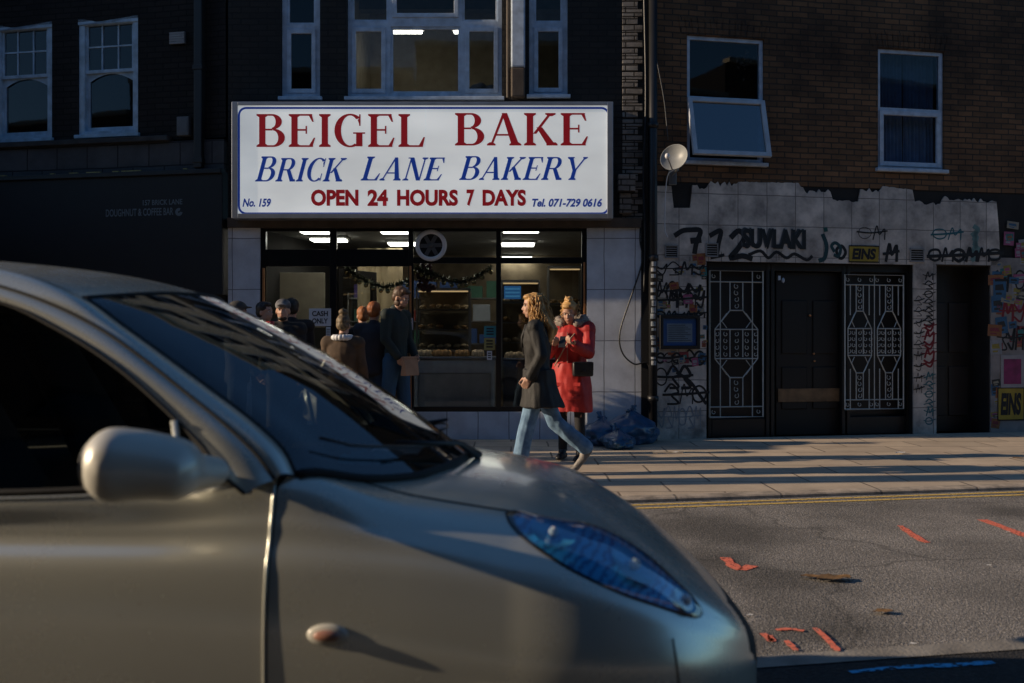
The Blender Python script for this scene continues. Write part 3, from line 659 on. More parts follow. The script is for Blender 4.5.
# steel counter front right behind the glass
def interior_box(name, px0, px1, py0, py1, dy, dep, m, label, cat, bev=.01):
    x0,z1 = on_y(px0,py0,WY+dy); x1,z0 = on_y(px1,py1,WY+dy)
    bm = NB(); w_ = (x1-x0)/2; box(bm, -w_, w_, 0, dep, 0, z1-z0, bev)
    t = empty(name, ((x0+x1)/2, WY+dy, z0), 0, label, cat); obj('body', bm, m, t); return t, w_, z1-z0
M['counter'] = mat('steel_counter', (.62,.58,.52), .45, .1, var=.25)
t,w_,h_ = interior_box('steel_counter', 414, 495, 359, 428, .35, .6, M['counter'], 'long steel counter front behind the lower shop window', 'counter', .04)
bm = NB(); box(bm, -w_-.01, w_+.01, -.03, .64, h_+.001, h_+.03, .008); obj('worktop', bm, M['steel'], t)
bm = NB(); box(bm, -w_*.9, w_*.9, -.012, -.004, h_*.15, h_*.80, .02); obj('front_panel', bm, mat('panel_brown',(.42,.37,.31),.5,.0), t)
# glass bakery case with trays of rolls
M['bread'] = mat('bread', (.6,.30,.09), .6, var=.5, scale=20)
M['breadpale'] = mat('pale_bread', (.7,.48,.25), .6, var=.4, scale=20)
M['caselight'] = mat('warm_case_light', (.9,.6,.3), .5, emit=(1,.62,.28), estr=1.1)
def case(px0, px1, py0, py1, dy, shelves, label):
    x0,z1 = on_y(px0,py0,WY+dy); x1,z0 = on_y(px1,py1,WY+dy); w_=(x1-x0)/2; h_=z1-z0; dep=.45
    t = empty('display_case', ((x0+x1)/2, WY+dy, z0), 0, label, 'display case')
    b = NB()
    for sx in (-w_, w_-.02):
        for yy in (0, dep-.02): box(b, sx, sx+.02, yy, yy+.02, 0, h_, .002)
    box(b, -w_, w_, 0, .02, h_, h_+.02); box(b, -w_, w_, 0, dep, -.02, -.001); box(b, -w_, w_, 0, dep, h_+.021, h_+.03)
    obj('case_frame', b, M['steel'], t)
    b = NB(); poly(b, [(-w_+.02,.01,0),(w_-.02,.01,0),(w_-.02,.01,h_),(-w_+.02,.01,h_)]); obj('case_glass', b, M['glass'], t)
    b = NB()
    for q in (shelves-1,): zz=h_*(q+1)/shelves-.025; box(b, -w_+.03, w_-.03, .04, .07, zz, zz+.018)
    obj('case_light', b, M['caselight'], t)
    b = NB(); poly(b, [(-w_,dep,0),(w_,dep,0),(w_,dep,h_),(-w_,dep,h_)]); obj('back_panel', b, M['shopwall'], t)
    for k in range(shelves):
        z = h_*k/shelves; b = NB(); box(b, -w_+.021, w_-.021, .03, dep-.03, z, z+.012); sh = obj('shelf', b, M['steel'], t)
        b = NB(); n = max(3, int(2*w_/.11))
        for i in range(n):
            for j in range(2):
                if random.random() < .85:
                    ball(b, (-w_+.08+(2*w_-.16)*i/(n-1)+random.uniform(-.012,.012), .12+j*.16, z+.035+random.random()*.03), (.05,.06,.03), 10, 6)
        o = obj('rolls', b, M['bread'] if k % 2 else M['breadpale'], sh, True); tag(o, kind=None)
    return t
case(416, 470, 290, 350, .9, 3, 'glass bakery case with trays of rolls above the steel counter')
case(501, 540, 282, 384, 1.0, 5, 'tall rack of rolls and pale boxes behind the right shop window')
case(548, 582, 268, 340, 1.6, 2, 'far glass case with large pale loaves at the right end of the shop')
t,w_,h_ = interior_box('back_counter', 503, 582, 360, 420, .5, .5, mat('dark_counter',(.05,.045,.045),.4), 'dark counter behind the right shop window', 'counter', .03)
bm = NB(); box(bm, -w_, w_, -.02, .52, h_+.001, h_+.025, .006); obj('worktop', bm, M['steel'], t)
# goods standing on the counters
random.seed(44)
for i,(px,py,w__,k,l) in enumerate(((424,356,.20,'breadpale','pale loaf at the left end of the steel counter'),(442,356,.24,'bread','brown plaited loaf in the middle of the steel counter'),(462,356,.18,'bread','small brown loaf right of the plaited loaf on the steel counter'),(478,356,.16,'breadpale','small pale loaf nearest the teal sticker on the steel counter'),(515,358,.26,'breadpale','long pale loaf on the dark counter in the right shop window'),(560,358,.24,'bread','brown loaf on the dark counter behind the two women'))):
    Y_=WY+.6; x_,z_=on_y(px,py,Y_); bm=NB()
    for q in range(5): ball(bm,(-w__*.4+w__*.2*q,0,0),(w__*.16,.06,.055+.008*(q%2)),12,8)
    o=baked('loaf',bm,.008,M[k],None,2); o.location=(x_,Y_,z_+.03); tag(o,l,'loaf','loaves on the shop counters')
# shelf with coloured cartons at the back
M['carton'] = [mat('carton_%s'%n, c, .6) for n, c in (('blue',(.04,.10,.30)),('purple',(.10,.06,.28)),('pale',(.35,.38,.42)),('red',(.30,.05,.04)),('green',(.05,.16,.10)))]
bs = empty('wall_shelf', (Bx(445,3.5), WY+3.5, 0), 0, 'long back shelf carrying coloured cartons behind the counter', 'shelf')
bm = NB()
for z in (1.25,1.62,2.0): box(bm, -1.6, 1.6, 0, .35, z, z+.02)
for x in (-1.6,0,1.58): box(bm, x, x+.02, 0, .35, .1, 2.1)
obj('shelves', bm, M['steel'], bs)
random.seed(3); cn = 0
cols_ = ['blue','purple','pale','red','green']; rowsn = ['lower','middle','top']
for zi, z in enumerate((1.27,1.64,2.02)):
    x = Bx(445,3.5)-1.5
    while x < Bx(445,3.5)+1.3:
        w_ = random.uniform(.16,.34); h_ = random.uniform(.14,.28); k = random.randrange(5)
        bm = NB(); box(bm, -w_/2, w_/2, 0, .25, .001, h_, .004)
        box(bm, -w_/2+.01, w_/2-.01, -.002, -.001, h_*.4, h_*.7)
        o = obj('carton', bm, M['carton'][k], None); o.location = (x+w_/2, WY+3.53, z)
        tag(o, 'small %s carton on the %s shelf at the back of the shop' % (cols_[k], rowsn[zi]), 'carton', '%s cartons on the %s shop shelf' % (cols_[k], rowsn[zi])); x += w_+random.uniform(.02,.16); cn += 1
# blue lit menu in the right window
t,w_,h_ = card('menu_board', 504, 521, 286, 299, mat('blue_board',(.03,.10,.25),.4,emit=(.05,.25,.6),estr=.25), 'small blue menu board hanging in the right shop window', 'menu board', .9)
bm = NB()
for k in range(3): box(bm, -w_*.85, w_*.85, -.003, -.001, h_*(.15+.28*k), h_*(.28+.28*k))
obj('text_row', bm, mat('board_text',(.1,.3,.5),.5,emit=(.1,.4,.8),estr=.25), t)
# cream curtain panel hanging in the doorway depth
x,y,z = at(380,330,2.6); bm = NB()
grid(bm, [[(x-.35+.7*i/20, y+.03*math.sin(i*1.3), z) for i in range(21)] for z in (.8,2.75)])
tag(obj('hanging_curtain', bm, mat('beige_curtain',(.40,.33,.20),.8), None, True), 'beige curtain hanging deep inside the shop doorway', 'curtain')
x,y,z = at(296,330,1.6); bm = NB(); box(bm, x-.42, x+.42, y, y+.03, 1.5, 2.3, .01)
o = tag(obj('wall_poster', bm, mat('pale_poster',(.30,.26,.19),.7), None), 'large pale board hanging in the left shop window', 'board')
# tinsel garlands
def garland(pts, label):
    bm = NB(); c = crom([Vector(p) for p in pts], 90); random.seed(5)
    for p in c:
        for k in range(9):
            d = Vector((random.gauss(0,1),random.gauss(0,1),random.gauss(0,1))).normalized()*random.uniform(.03,.075)
            s = d.cross(Vector((0,0,1))).normalized()*.008; q = Vector(p)
            poly(bm, [q-s, q+s, q+d+s*.5, q+d-s*.5])
    g_ = empty('tinsel_garland', (0,0,0), 0, label, 'garland'); 
    obj('tinsel', bm, mat('tinsel',(.22,.25,.18),.3,.6,c2=(.06,.07,.05),scale=40), g_, recalc=False)
    bm = NB(); random.seed(6)
    for p in c[::9]: ball(bm, Vector(p)+Vector((0,-.04,-.06)), .03, 8, 6)
    obj('bauble', bm, mat('bauble',(.35,.28,.12),.2,.8), g_, True)
garland([at(346,268,.3),at(362,279,.3),at(386,287,.3),at(408,281,.3)], 'tinsel garland drooping across the shop doorway')
garland([at(415,268,.3),at(432,274,.3),at(452,281,.3),at(470,280,.3),at(491,268,.3)], 'tinsel garland drooping across the middle shop window')
bm = NB(); 
for i in range(40):
    p = at(418+random.random()*16, 266+random.random()*24, .4); ball(bm, p, random.uniform(.02,.05), 8, 5)
tag(obj('hanging_decoration', bm, mat('red_decoration',(.12,.03,.03),.5,c2=(.03,.02,.02)), None, True), 'dark red bunch of decorations hanging in the middle shop window corner', 'decoration')
# rubbish bags against the right pillar
def bag(px, py, Y, s, label, seed, squash=.8):
    x = (px-512)/FPX*Y; bm = NB(); bmesh.ops.create_icosphere(bm, subdivisions=5, radius=1)
    for v in bm.verts:
        p = v.co.copy(); f = 1 + .22*noise.noise(p*1.6+Vector((seed,0,0))) + .10*noise.noise(p*4+Vector((seed,3,0))) + .045*abs(noise.noise(p*9+Vector((0,seed,0))))
        ang = math.atan2(p.y,p.x); top = max(0, p.z-.55)
        f += top*.6*math.sin(ang*7+seed)*.2; p = p*f
        if p.z > .5: k = 1-.75*min(1,(p.z-.5)/.5); p.x *= k; p.y *= k; p.z += (1-k)*.25
        if p.z < -.62: p.z = -.62
        v.co = Vector((p.x*s*1.12, p.y*s*.8, (p.z+.62)*s*squash))
    t = empty('rubbish_bag', (x, Y, PAVE+.002), seed, label, 'rubbish bag', 'rubbish bags by the pillar')
    obj('sack', bm, M['bagblue'], t, True)
    bm = NB(); zt = 1.70*s*squash
    for k in range(7): a = k*.9; tube(bm, [(0,0,zt*.93),(.02*math.cos(a),.02*math.sin(a),zt+.02),(.09*s*2*math.cos(a),.09*s*2*math.sin(a),zt+.07*math.sin(k)+.03)], [.02,.012,.02], 5)
    obj('knot', bm, M['bagblue'], t, True)
M['bagblue'] = mat('blue_plastic_sack', (.02,.10,.22), .32, var=.4, bump=.6, bscale=14, spec=.7)
bag(602, 440, 12.3, .34, 'tied dark blue rubbish bag nearest the woman in red', 1, .52)
bag(631, 440, 12.4, .36, 'tied dark blue rubbish bag against the black pipe strip', 4, .62)
bag(618, 445, 11.85, .24, 'small slumped rubbish bag in front of the two big bags', 8, .5)
# cable loop on the white pillar
bm = NB(); tube(bm, crom([(Bx(x_,-.03),WY-.03,Bz(z_,-.03)) for x_,z_ in ((641,218),(640,240),(642,262),(630,300),(620,332),(622,352),(634,364),(648,364),(650,390),(648,425))], 60), .011, 6)
tag(obj('cable', bm, M['black'], None, True), 'black cable looping down over the white tiled right pillar', 'cable')
# pipe and cable stack in the corner between the two buildings
pp = empty('corner_pipe', (Bx(653,-.1), WY-.1, PAVE), 0, 'tall dark pipe with stickers in the corner between bakery and graffiti front', 'pipe')
bm = NB(); tube(bm, [(0,0,0),(0,0,6.2)], .055, 14); 
for z in (.5,2.3,4.0): tube(bm, [(0,0,z),(0,0,z+.07)], .07, 14)
obj('pipe', bm, M['black'], pp, True)
bm = NB(); random.seed(12)
for i in range(16):
    z = .95+i*.085+random.random()*.03; h = random.uniform(.03,.07); a0=-2.3+random.random()*.3; 
    grid(bm, [[(.058*math.cos(a0+k*.22), .058*math.sin(a0+k*.22), zz) for k in range(6)] for zz in (z,z+h)])
obj('sticker_strip', bm, mat('sticker_mix',(.45,.45,.45),.6,c2=(.06,.10,.14),scale=25), pp)
bm = NB(); tube(bm, crom([(-.11,.02,1.9),(-.10,.0,2.6),(-.12,.02,3.4),(-.09,0,4.4),(-.12,.02,6.2)],30), .016, 6); obj('side_cable', bm, M['black'], pp, True)
# ------------------------------------------------------------------ right building (recedes to the right)
PH = math.radians(11.5)
RX = 1.76
rb = empty('graffiti_building', (RX, WY, 0), PH, 'brown brick building with a broken pale tile shop front covered in graffiti', 'building')
def Rp(px, py, dy=0):
    k = (px-512)/FPX; c, s = math.cos(PH), math.sin(PH)
    # point = (RX + s'*c - dy*s, WY + s'*s + dy*c)
    q = (k*(WY+dy*c) - RX + dy*s)/(c - k*s); Y = WY + q*s + dy*c
    return q, CAMH-(py-341.5)/FPX*Y
def Rr(px0,py0,px1,py1,dy=0):
    """rectangle on the front from two opposite corners"""
    a = Rp(px0,(py0+py1)/2,dy); b = Rp(px1,(py0+py1)/2,dy); mx=(px0+px1)/2
    return a[0], b[0], Rp(mx,py1,dy)[1], Rp(mx,py0,dy)[1]
M['brick'] = brick_mat('brown_brick', (.30,.155,.075), (.15,.085,.045), (.07,.055,.04), rough=.9, bump=.7, dirt=(.018,.014,.012), dirtamt=.9, dscale=.5)
M['cladding'] = brick_mat('broken_pale_tile', (.78,.71,.63), (.60,.55,.49), (.16,.145,.13), bw=.41, bh=.405, ms=.006, rough=.7, bump=.2, offset=0, dirt=(.18,.165,.155), dirtamt=.95, dscale=2.4)
M['grime'] = mat('grimy_render', (.022,.021,.020), .9, var=.5, scale=3)
# openings
WA = Rr(687,37,764,162); WB = Rr(878,50,944,169)
o = obj('x', NB(), M['brick']); bpy.data.objects.remove(o)
ZC = Rp(800,186)[1]
bm = NB(); solid_wall(bm, 0.02, 9.5, ZC, 10.4, [WA, WB, (6.2,7.2,WB[2],WB[3]), *[(a,b,6.2,7.9) for a,b in ((.7,1.6),(3.2,4.1),(6.2,7.2))]], 0, .14); obj('upper_wall', bm, M['brick'], rb)
bm = NB()
for a,b in ((.7,1.6),(3.2,4.1),(6.2,7.2)): poly(bm, [(a,.1,6.2),(b,.1,6.2),(b,.1,7.9),(a,.1,7.9)])
poly(bm, [(6.2,.1,WB[2]),(7.2,.1,WB[2]),(7.2,.1,WB[3]),(6.2,.1,WB[3])])
obj('upper_pane', bm, M['glassdark'], rb)
bm = NB(); box(bm, 0, 9.6, -.10, .3, 10.4, 10.6, .01); obj('parapet', bm, M['brick'], rb)
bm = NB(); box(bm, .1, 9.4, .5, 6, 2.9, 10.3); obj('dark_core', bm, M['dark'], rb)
# brick arches over windows
for (a,b,c,d) in (WA, WB):
    n = 15; bm = NB()
    for i in range(n):
        x = a-.08+(b-a+.16)*i/n; sk_ = ((i+.5)/n-.5)*.10
        vs = box(bm, x+.004, x+(b-a+.16)/n-.004, -.006, .02, d+.01, d+.22)
        for v in vs:
            if v.co.z > d+.1: v.co.x += sk_
    obj('window_arch', bm, M['brick'], rb)
def rwindow(Wd, split, awning=None, label=None):
    x0,x1,z0,z1 = Wd; o = empty('window'); o.parent = rb; t=.05
    zs = split
    win_frame(o, [(x0+t,x1-t,z0+t,zs-t*.5),(x0+t,x1-t,zs+t*.5,z1-t)], x0+.003, x1-.003, z0+.003, z1-.003, .03, M['frame'])
    bm = NB(); poly(bm, [(x0+t,.06,zs+t*.5),(x1-t,.06,zs+t*.5),(x1-t,.06,z1-t),(x0+t,.06,z1-t)]); obj('pane', bm, M['glassdark'], o)
    bm = NB(); box(bm, x0-.04, x1+.04, -.06, .10, z0-.05, z0-.001, .008); obj('sill', bm, M['frame'], o)
    if awning:
        s = empty('open_sash'); s.parent = o; s.location = ((x0+x1)/2, .02, zs-.01); s.rotation_euler = (-math.radians(awning),0,0)
        w_=(x1-x0)/2; h_=zs-z0-.02
        b = NB(); 
        for (a,bb,c,d) in ((-w_,-w_+.06,-h_,0),(w_-.06,w_,-h_,0),(-w_+.06,w_-.06,-h_,-h_+.06),(-w_+.06,w_-.06,-.06,0)): box(b,a,bb,-.05,.0,c,d,.005)
        s2 = obj('sash_frame', b, mat('clean_white_sash',(.55,.60,.66),.4), s)
        b = NB(); poly(b, [(-w_+.06,-.02,-h_+.06),(w_-.06,-.02,-h_+.06),(w_-.06,-.02,-.06),(-w_+.06,-.02,-.06)]); obj('sash_pane', b, glass_mat('sky_glass',(.05,.12,.22),.24,.03), s)
        s2.name = 'sash_frame'
        bm = NB()
        for sx in (-w_+.01,w_-.01): tube(bm, [(sx,.03,-h_*.55),(sx,-.02,-h_*.75)], .008, 6)
        obj('stay_arm', bm, M['steel'], s)
    else:
        sash(o, x0+t*.7, x1-t*.7, z0+t*.7, zs-t*.3, .012, M['frame'], .06, glass_mat('clearer_glass',(.6,.65,.7),.05,.02,.1))
    return o
rwindow(WA, Rp(726,99)[1], 15)
rwindow(WB, Rp(911,110)[1])
# curtains behind window B, flowers in window A
x0,x1,z0,z1 = WB
cu = empty('net_curtains', (0,0,0), 0, 'blue grey pleated curtains drawn behind the right upper window', 'curtain'); cu.location = rb.location; cu.rotation_euler = (0,0,PH)
for a,b in ((x0+.02,(x0+x1)/2-.005),((x0+x1)/2+.005,x1-.02)):
    bm = NB(); n=50; grid(bm, [[(a+(b-a)*i/n, .22+.022*math.sin(i*1.05+z)+.01*math.sin(i*.5), z) for i in range(n+1)] for z in [z0+(z1-z0)*k/8 for k in range(9)]])
    obj('curtain', bm, mat('blue_net',(.30,.45,.62),.8,var=.3), cu, True)
bm = NB(); x0,x1,z0,z1 = WA; random.seed(2)
for i in range(26):
    c = Vector((x1-.16+random.gauss(0,.05), .24+random.gauss(0,.03), z1-.22+random.gauss(0,.07))); d = Vector((random.gauss(0,1),random.gauss(0,.5),random.gauss(0,1))).normalized()*.035; s = d.cross(Vector((0,1,0)))*.5
    poly(bm, [c-d, c+s, c+d, c-s])
fl = empty('hanging_flowers', rb.location, PH, 'pale dried flowers hanging behind the top pane of the left brick wall window', 'flowers'); obj('petals', bm, mat('dry_flower',(.35,.28,.2),.9), fl, recalc=False)
bm = NB(); tube(bm, [(x1-.15,.24,z1-.02),(x1-.16,.24,z1-.28)], .006, 5); obj('stalk', bm, M['brown'], fl)
# shop front: grimy backing, broken tile cladding
ops = [Rr(706,266,913,436), Rr(936,266,989,436)]
d1 = ops[0]; d2 = ops[1]; d1=(d1[0],d1[1],PAVE,Rp(800,263)[1]); d2=(d2[0],d2[1],PAVE,Rp(960,265)[1])
bm = NB(); solid_wall(bm, 0.02, 9.5, -.02, ZC, [d1, d2], .012, .5); obj('shopfront_backing', bm, M['grime'], rb)
random.seed(21)
top = [(651,186,671,186),(671,208,690,208),(690,186,706,188),(706,184,736,184),(736,182,798,183),(798,190,830,192),(830,200,858,202),(858,188,880,190),(880,186,912,190),(912,202,940,204),(940,198,996,202)]
up = []
def jag(pxa, pya, pxb, pyb, amp):
    n = max(2, int(abs(pxb-pxa)/2.2)); 
    for i in range(n+1):
        px = pxa+(pxb-pxa)*i/n; py = pya+(pyb-pya)*i/n + (random.uniform(-amp,amp) if 0<i<n else 0); up.append(Rp(px,py))
for (a,pa,b,pb),amp in zip(top,(0,0,2,3,.4,3.5,1,3,.4,2,2.2)): jag(a,pa,b,pb,amp)
L_ = Rp(651,262)
low = [(996,262-0),(936,264),(913,264),(706,264),(651,264)]
prof = []
for q in up + [Rp(998,225), Rp(999,244)]:
    if not prof or q[0] > prof[-1][0]+.001: prof.append(q)
bm = NB(); zb_ = d1[3]+.003
for (xa,za),(xb,zbb) in zip(prof, prof[1:]):
    lo_ = zb_ if xb <= d2[0] else d2[3]+.003
    poly(bm, [(xa,-.012,lo_),(xb,-.012,lo_),(xb,-.012,zbb),(xa,-.012,za)]); poly(bm, [(xa,-.012,za),(xb,-.012,zbb),(xb,.011,zbb),(xa,.011,za)])
poly(bm, [(.03,-.012,zb_),(d2[1],-.012,zb_),(d2[1],.011,zb_),(.03,.011,zb_)])
obj('tile_cladding', bm, M['cladding'], rb)
def colm(name, x0, x1, m=M['cladding'], z1=None, y=-.012):
    bm = NB(); box(bm, x0, x1, y, .30, PAVE-.02, (z1 or d1[3])+.001); return obj(name, bm, m, rb)
colm('left_column', .03, d1[0]); colm('middle_column', d1[1]+.001, d2[0]-.001)
a = d2[1]+.02; b = Rp(1100,300)[0]
M['column2'] = mat('dirty_column',(.33,.31,.30),.8,var=.5,scale=4)
bm = NB(); box(bm, a, b, -.012, .3, PAVE-.02, d1[3]+.12); obj('right_column', bm, M['column2'], rb)
# doorway one: dark recess, side panels and door
bm = NB(); box(bm, d1[0], d1[1], .26, .30, PAVE, d1[3]); obj('recess_back', bm, M['black'], rb)
bm = NB(); 
for px in (708,766,771,842,847,907): a_ = Rp(px,340,.1)[0]; box(bm, a_, a_+.05, .10, .17, PAVE, d1[3]-.002, .006)
box(bm, d1[0]+.001, d1[1]-.001, .105, .165, d1[3]-.10, d1[3]-.004, .004); a_=Rp(765,340,.1)[0]; b_=Rp(709,340,.1)[0]
for q0_,q1_ in ((709,766),(846,907)): 
    aa=Rp(q0_,340,.1)[0]+.05; bb=Rp(q1_,340,.1)[0]; box(bm, aa, bb, .12, .16, PAVE, Rp(735,419,.1)[1], .006)
obj('door_frame', bm, M['black'], rb)
dd = empty('front_door'); dd.parent = rb; aa=Rp(776,340,.2)[0]; bb=Rp(842,340,.2)[0]; dd.location=(aa,.20,PAVE)
W_ = bb-aa; H_ = d1[3]-PAVE-.11
bm = NB(); box(bm, 0, W_, 0, .05, 0, H_, .006); 
for z in (.2,1.1): 
    for k in range(2): box(bm, .08+k*(W_/2-.03), W_/2-.04+k*(W_/2-.03)+0, -.012, -.001, z+.0 + (.15 if z<1 else 0), z+.72, .01)
obj('door_leaf', bm, mat('recess_black',(.006,.006,.006),.6), dd)
bm = NB(); zk = Rp(808,395,.2)[1]-PAVE; box(bm, .02, W_-.03, -.02, -.013, zk-.09, zk+.09, .004); obj('brown_reflection', bm, mat('brown_glass_reflection',(.26,.16,.08),.5,var=.6,scale=8), dd)  # brown patch painted as the reflection in the door glass
bm = NB(); ball(bm, (.5*W_,-.02,1.62), .018); ball(bm, (.56*W_,-.02,1.1), .015); ball(bm, (.57*W_,-.02,1.0), .015); obj('door_spyhole', bm, M['glintbronze'], dd)
bm = NB(); a_=Rp(779,278,.09)[0]; zz=Rp(779,278,.09)[1]; box(bm, a_-.012, a_+.02, .08, .1, zz-.03, zz+.03, .003); ball(bm, (a_+.06,.09,zz-.03), (.02,.02,.035)); obj('door_bell', bm, M['frame'], rb)
# doorway two
bm = NB(); box(bm, d2[0]+.0, d2[1], .35, .40, PAVE, d2[3]); obj('side_door', bm, M['black'], rb)
bm = NB(); 
for k in range(2):
    for z in (.25,1.15): xx=d2[0]+.07+k*(d2[1]-d2[0]-.1)/2; box(bm, xx, xx+(d2[1]-d2[0])/2-.1, .335, .348, z, z+.7, .008)
obj('door_panel', bm, mat('door_charcoal',(.02,.02,.022),.5), rb)
# decorative iron grilles
M['iron'] = mat('pale_iron', (.62,.65,.62), .5, .3, var=.25)
def scroll(bm, cx, cz, r, flip, y=0):
    pts=[]
    for k in range(16):
        a = k/15*PI*1.7; rr = r*(1-.55*k/15); pts.append((cx+flip*rr*math.cos(a+2.2), y, cz+rr*math.sin(a+2.2)))
    tube(bm, pts, .005, 4, False)
def grille(px0, py0, px1, py1, halves, label, mirror_scroll=1):
    x0,x1,z0,z1 = Rr(px0,py0,px1,py1,.07); g_ = empty('door_grille'); g_.parent = rb; g_.location=(x0,.07,z0); g_['label']=label
    W,H = x1-x0, z1-z0; b = NB(); R=.008
    def T(p, r=R): tube(b, [(u*W,0,v*H) for u,v in p], r, 4)
    T([(0,0),(1,0),(1,1),(0,1),(0,0)],.012); T([(0,.925),(1,.925)]); T([(0,.07),(1,.07)])
    n = halves; ww = 1/n
    for k in range(n):
        o_=k*ww; X=lambda u:o_+u*ww
        T([(X(.0),0),(X(.0),1)]) if k else None
        for u in ((.2,.8) if n==1 else (.18,.82)):
            T([(X(u),0),(X(u),.30)]); T([(X(u),.70),(X(u),1)]) if n==1 else T([(X(u),.70),(X(u),.925)])
        if n==1:
            for u in (.2,.8): T([(X(u),.30),(X(u),.70)])
        for u in (.38,.62): T([(X(u),.07),(X(u),.27)]); T([(X(u),.73),(X(u),.925)]); T([(X(u),.41),(X(u),.60)])
        T([(X(.38),.73),(X(.62),.73)]); T([(X(.38),.27),(X(.62),.27)])
        # hexagons above and below the middle band
        T([(X(.38),.73),(X(.1),.60),(X(.1),.40),(X(.38),.27)]); T([(X(.62),.73),(X(.9),.60),(X(.9),.40),(X(.62),.27)])
        T([(X(.1),.60),(X(.9),.60)]); T([(X(.1),.40),(X(.9),.40)]); T([(X(.32),.71),(X(.22),.66),(X(.32),.61)],.006); T([(X(.68),.71),(X(.78),.66),(X(.68),.61)],.006)
        T([(X(.32),.29),(X(.22),.34),(X(.32),.39)],.006); T([(X(.68),.29),(X(.78),.34),(X(.68),.39)],.006)
    for k in range(n):
        o_=k*ww
        for i,u in enumerate((.14,.30,.50,.70,.86)):
            for j in range(4): scroll(b, (o_+u*ww)*W, (.43+.046*j)*H, .032*(1 if n==1 else .9), 1 if i%2 else -1)
        for v in (.10,.145,.19,.235,.76,.805,.85,.895): scroll(b, (o_+.5*ww)*W, v*H, .035, 1 if int(v*100)%2 else -1)
        for u in (.08,.92) if n==1 else (.1,.5,.9):
            for v in (.035,.963): scroll(b, (o_+u*ww)*W, v*H, .030, 1)
    obj('grille_bars', b, M['iron'], g_)
grille(709.5, 271, 763, 417, 1, 'single panel white scrolled iron grille')
grille(845, 275, 903.5, 409, 2, 'double panel white scrolled iron grille')
# vents and menu frame
def vent(px0,py0,px1,py1,nm='air_vent',m=None,cols=1):
    x0,x1,z0,z1 = Rr(px0,py0,px1,py1,-.02); b = NB()
    for q in ((x0,x0+.012,z0,z1),(x1-.012,x1,z0,z1),(x0,x1,z0,z0+.012),(x0,x1,z1-.012,z1)): box(b,q[0],q[1],-.03,-.013,q[2],q[3])
    n=6
    for i in range(n): zc=z0+(z1-z0)*(i+.5)/n; box(b,x0+.013,x1-.013,-.024,-.016,zc-.004,zc+.006)
    obj(nm, b, m or M['white'], rb)
    b = NB(); poly(b, [(x0,-.0135,z0),(x1,-.0135,z0),(x1,-.0135,z1),(x0,-.0135,z1)]); obj(nm+'_back', b, M['blackmatt'], rb)
M['ventwhite']=mat('vent_grey',(.30,.30,.30),.6)
vent(910,248.5,924,262,m=M['ventwhite']); vent(706,243,718,257,m=M['ventwhite']); vent(665,245,678,258,m=M['ventwhite'])
mf = empty('menu_case', rb.location, PH, 'dark framed menu case with a blue mount fixed on the stickered left column', 'menu case')
x0,x1,z0,z1 = Rr(660,315,700,349,-.05); b=NB()
for q in ((x0,x0+.045,z0,z1),(x1-.045,x1,z0,z1),(x0+.045,x1-.045,z0,z0+.045),(x0+.045,x1-.045,z1-.045,z1)): box(b,q[0],q[1],-.06,-.014,q[2],q[3],.004)
obj('frame', b, M['black'], mf)
b=NB(); poly(b,[(x0+.04,-.03,z0+.04),(x1-.04,-.03,z0+.04),(x1-.04,-.03,z1-.04),(x0+.04,-.03,z1-.04)]); obj('blue_mount', b, mat('blue_mount',(.02,.09,.28),.5), mf)
b=NB(); poly(b,[(x0+.10,-.034,z0+.09),(x1-.10,-.034,z0+.09),(x1-.10,-.034,z1-.11),(x0+.10,-.034,z1-.11)]); pg=obj('menu_sheet', b, mat('blue_paper',(.16,.23,.30),.6), mf)
b=NB()
for i in range(9):
    zc=z0+.10+(z1-z0-.22)*(i+.5)/9; box(b,x0+.12,x1-.12-(i%3)*.04,-.036,-.0345,zc-.003,zc+.003)
obj('menu_text', b, M['black'], pg)
# lettering and graffiti
M['spray'] = mat('black_spray', (.010,.010,.011), .7); M['letter']=mat('letter_black',(.012,.014,.016),.5)
q = Rr(743,229,806,249,-.02); text_mesh('sign_lettering', 'SUVLAKI', M['letter'], rb, q[0], q[1], q[2], q[3], -.022, bold=.045)
q = Rr(741,228,804,248,-.018); text_mesh('sign_lettering', 'SUVLAKI', mat('letter_shadow',(.05,.06,.07),.6), rb, q[0], q[1], q[2], q[3], -.018, bold=.02)
def graf(strokes, w, m, name='graffiti', y=-.0145, taper=False, n=14):
    b = NB()
    for i, s in enumerate(strokes):
        pts = [Rp(px,py) for px,py in s]
        if len(pts)>2: pts = [(v.x,v.z) for v in crom([(a,0,c) for a,c in pts], n*2)]
        ribbon(b, pts, w*(.65+.8*abs(math.sin(i*2.3+w*900))), y-.0004*(i%8), taper=taper)
    return obj(name, b, m, rb, recalc=False)
S = [[(674,236),(682,231),(690,230),(700,231),(696,243),(694,254)],[(690,241),(701,240)],[(709,236),(720,231),(718,244),(716,256)],[(710,258),(724,255)],[(730,238),(738,231),(744,237),(738,248),(730,258),(742,256),(752,259)],
     [(748,255),(760,251),(768,258),(776,252),(786,258),(794,254),(806,260),(812,256)]]
graf(S[:5], .055, M['spray']); graf(S[5:], .03, M['spray'])
graf([[(822,234),(826,246),(824,258),(818,261)],[(834,252),(831,246),(835,243),(840,248),(838,256),(833,255)]], .04, M['teal'] if False else mat('dark_teal_spray',(.01,.06,.07),.7))
b=NB(); x,z=Rp(825,230); ribbon(b,[(x-.03,z),(x+.03,z+.01)],.06,-.015); obj('graffiti', b, mat('green_teal_spray',(.01,.10,.09),.7), rb, recalc=False)
graf([[(838,258),(836,250),(841,246),(845,252),(842,258),(838,258)]], .03, M['spray'])
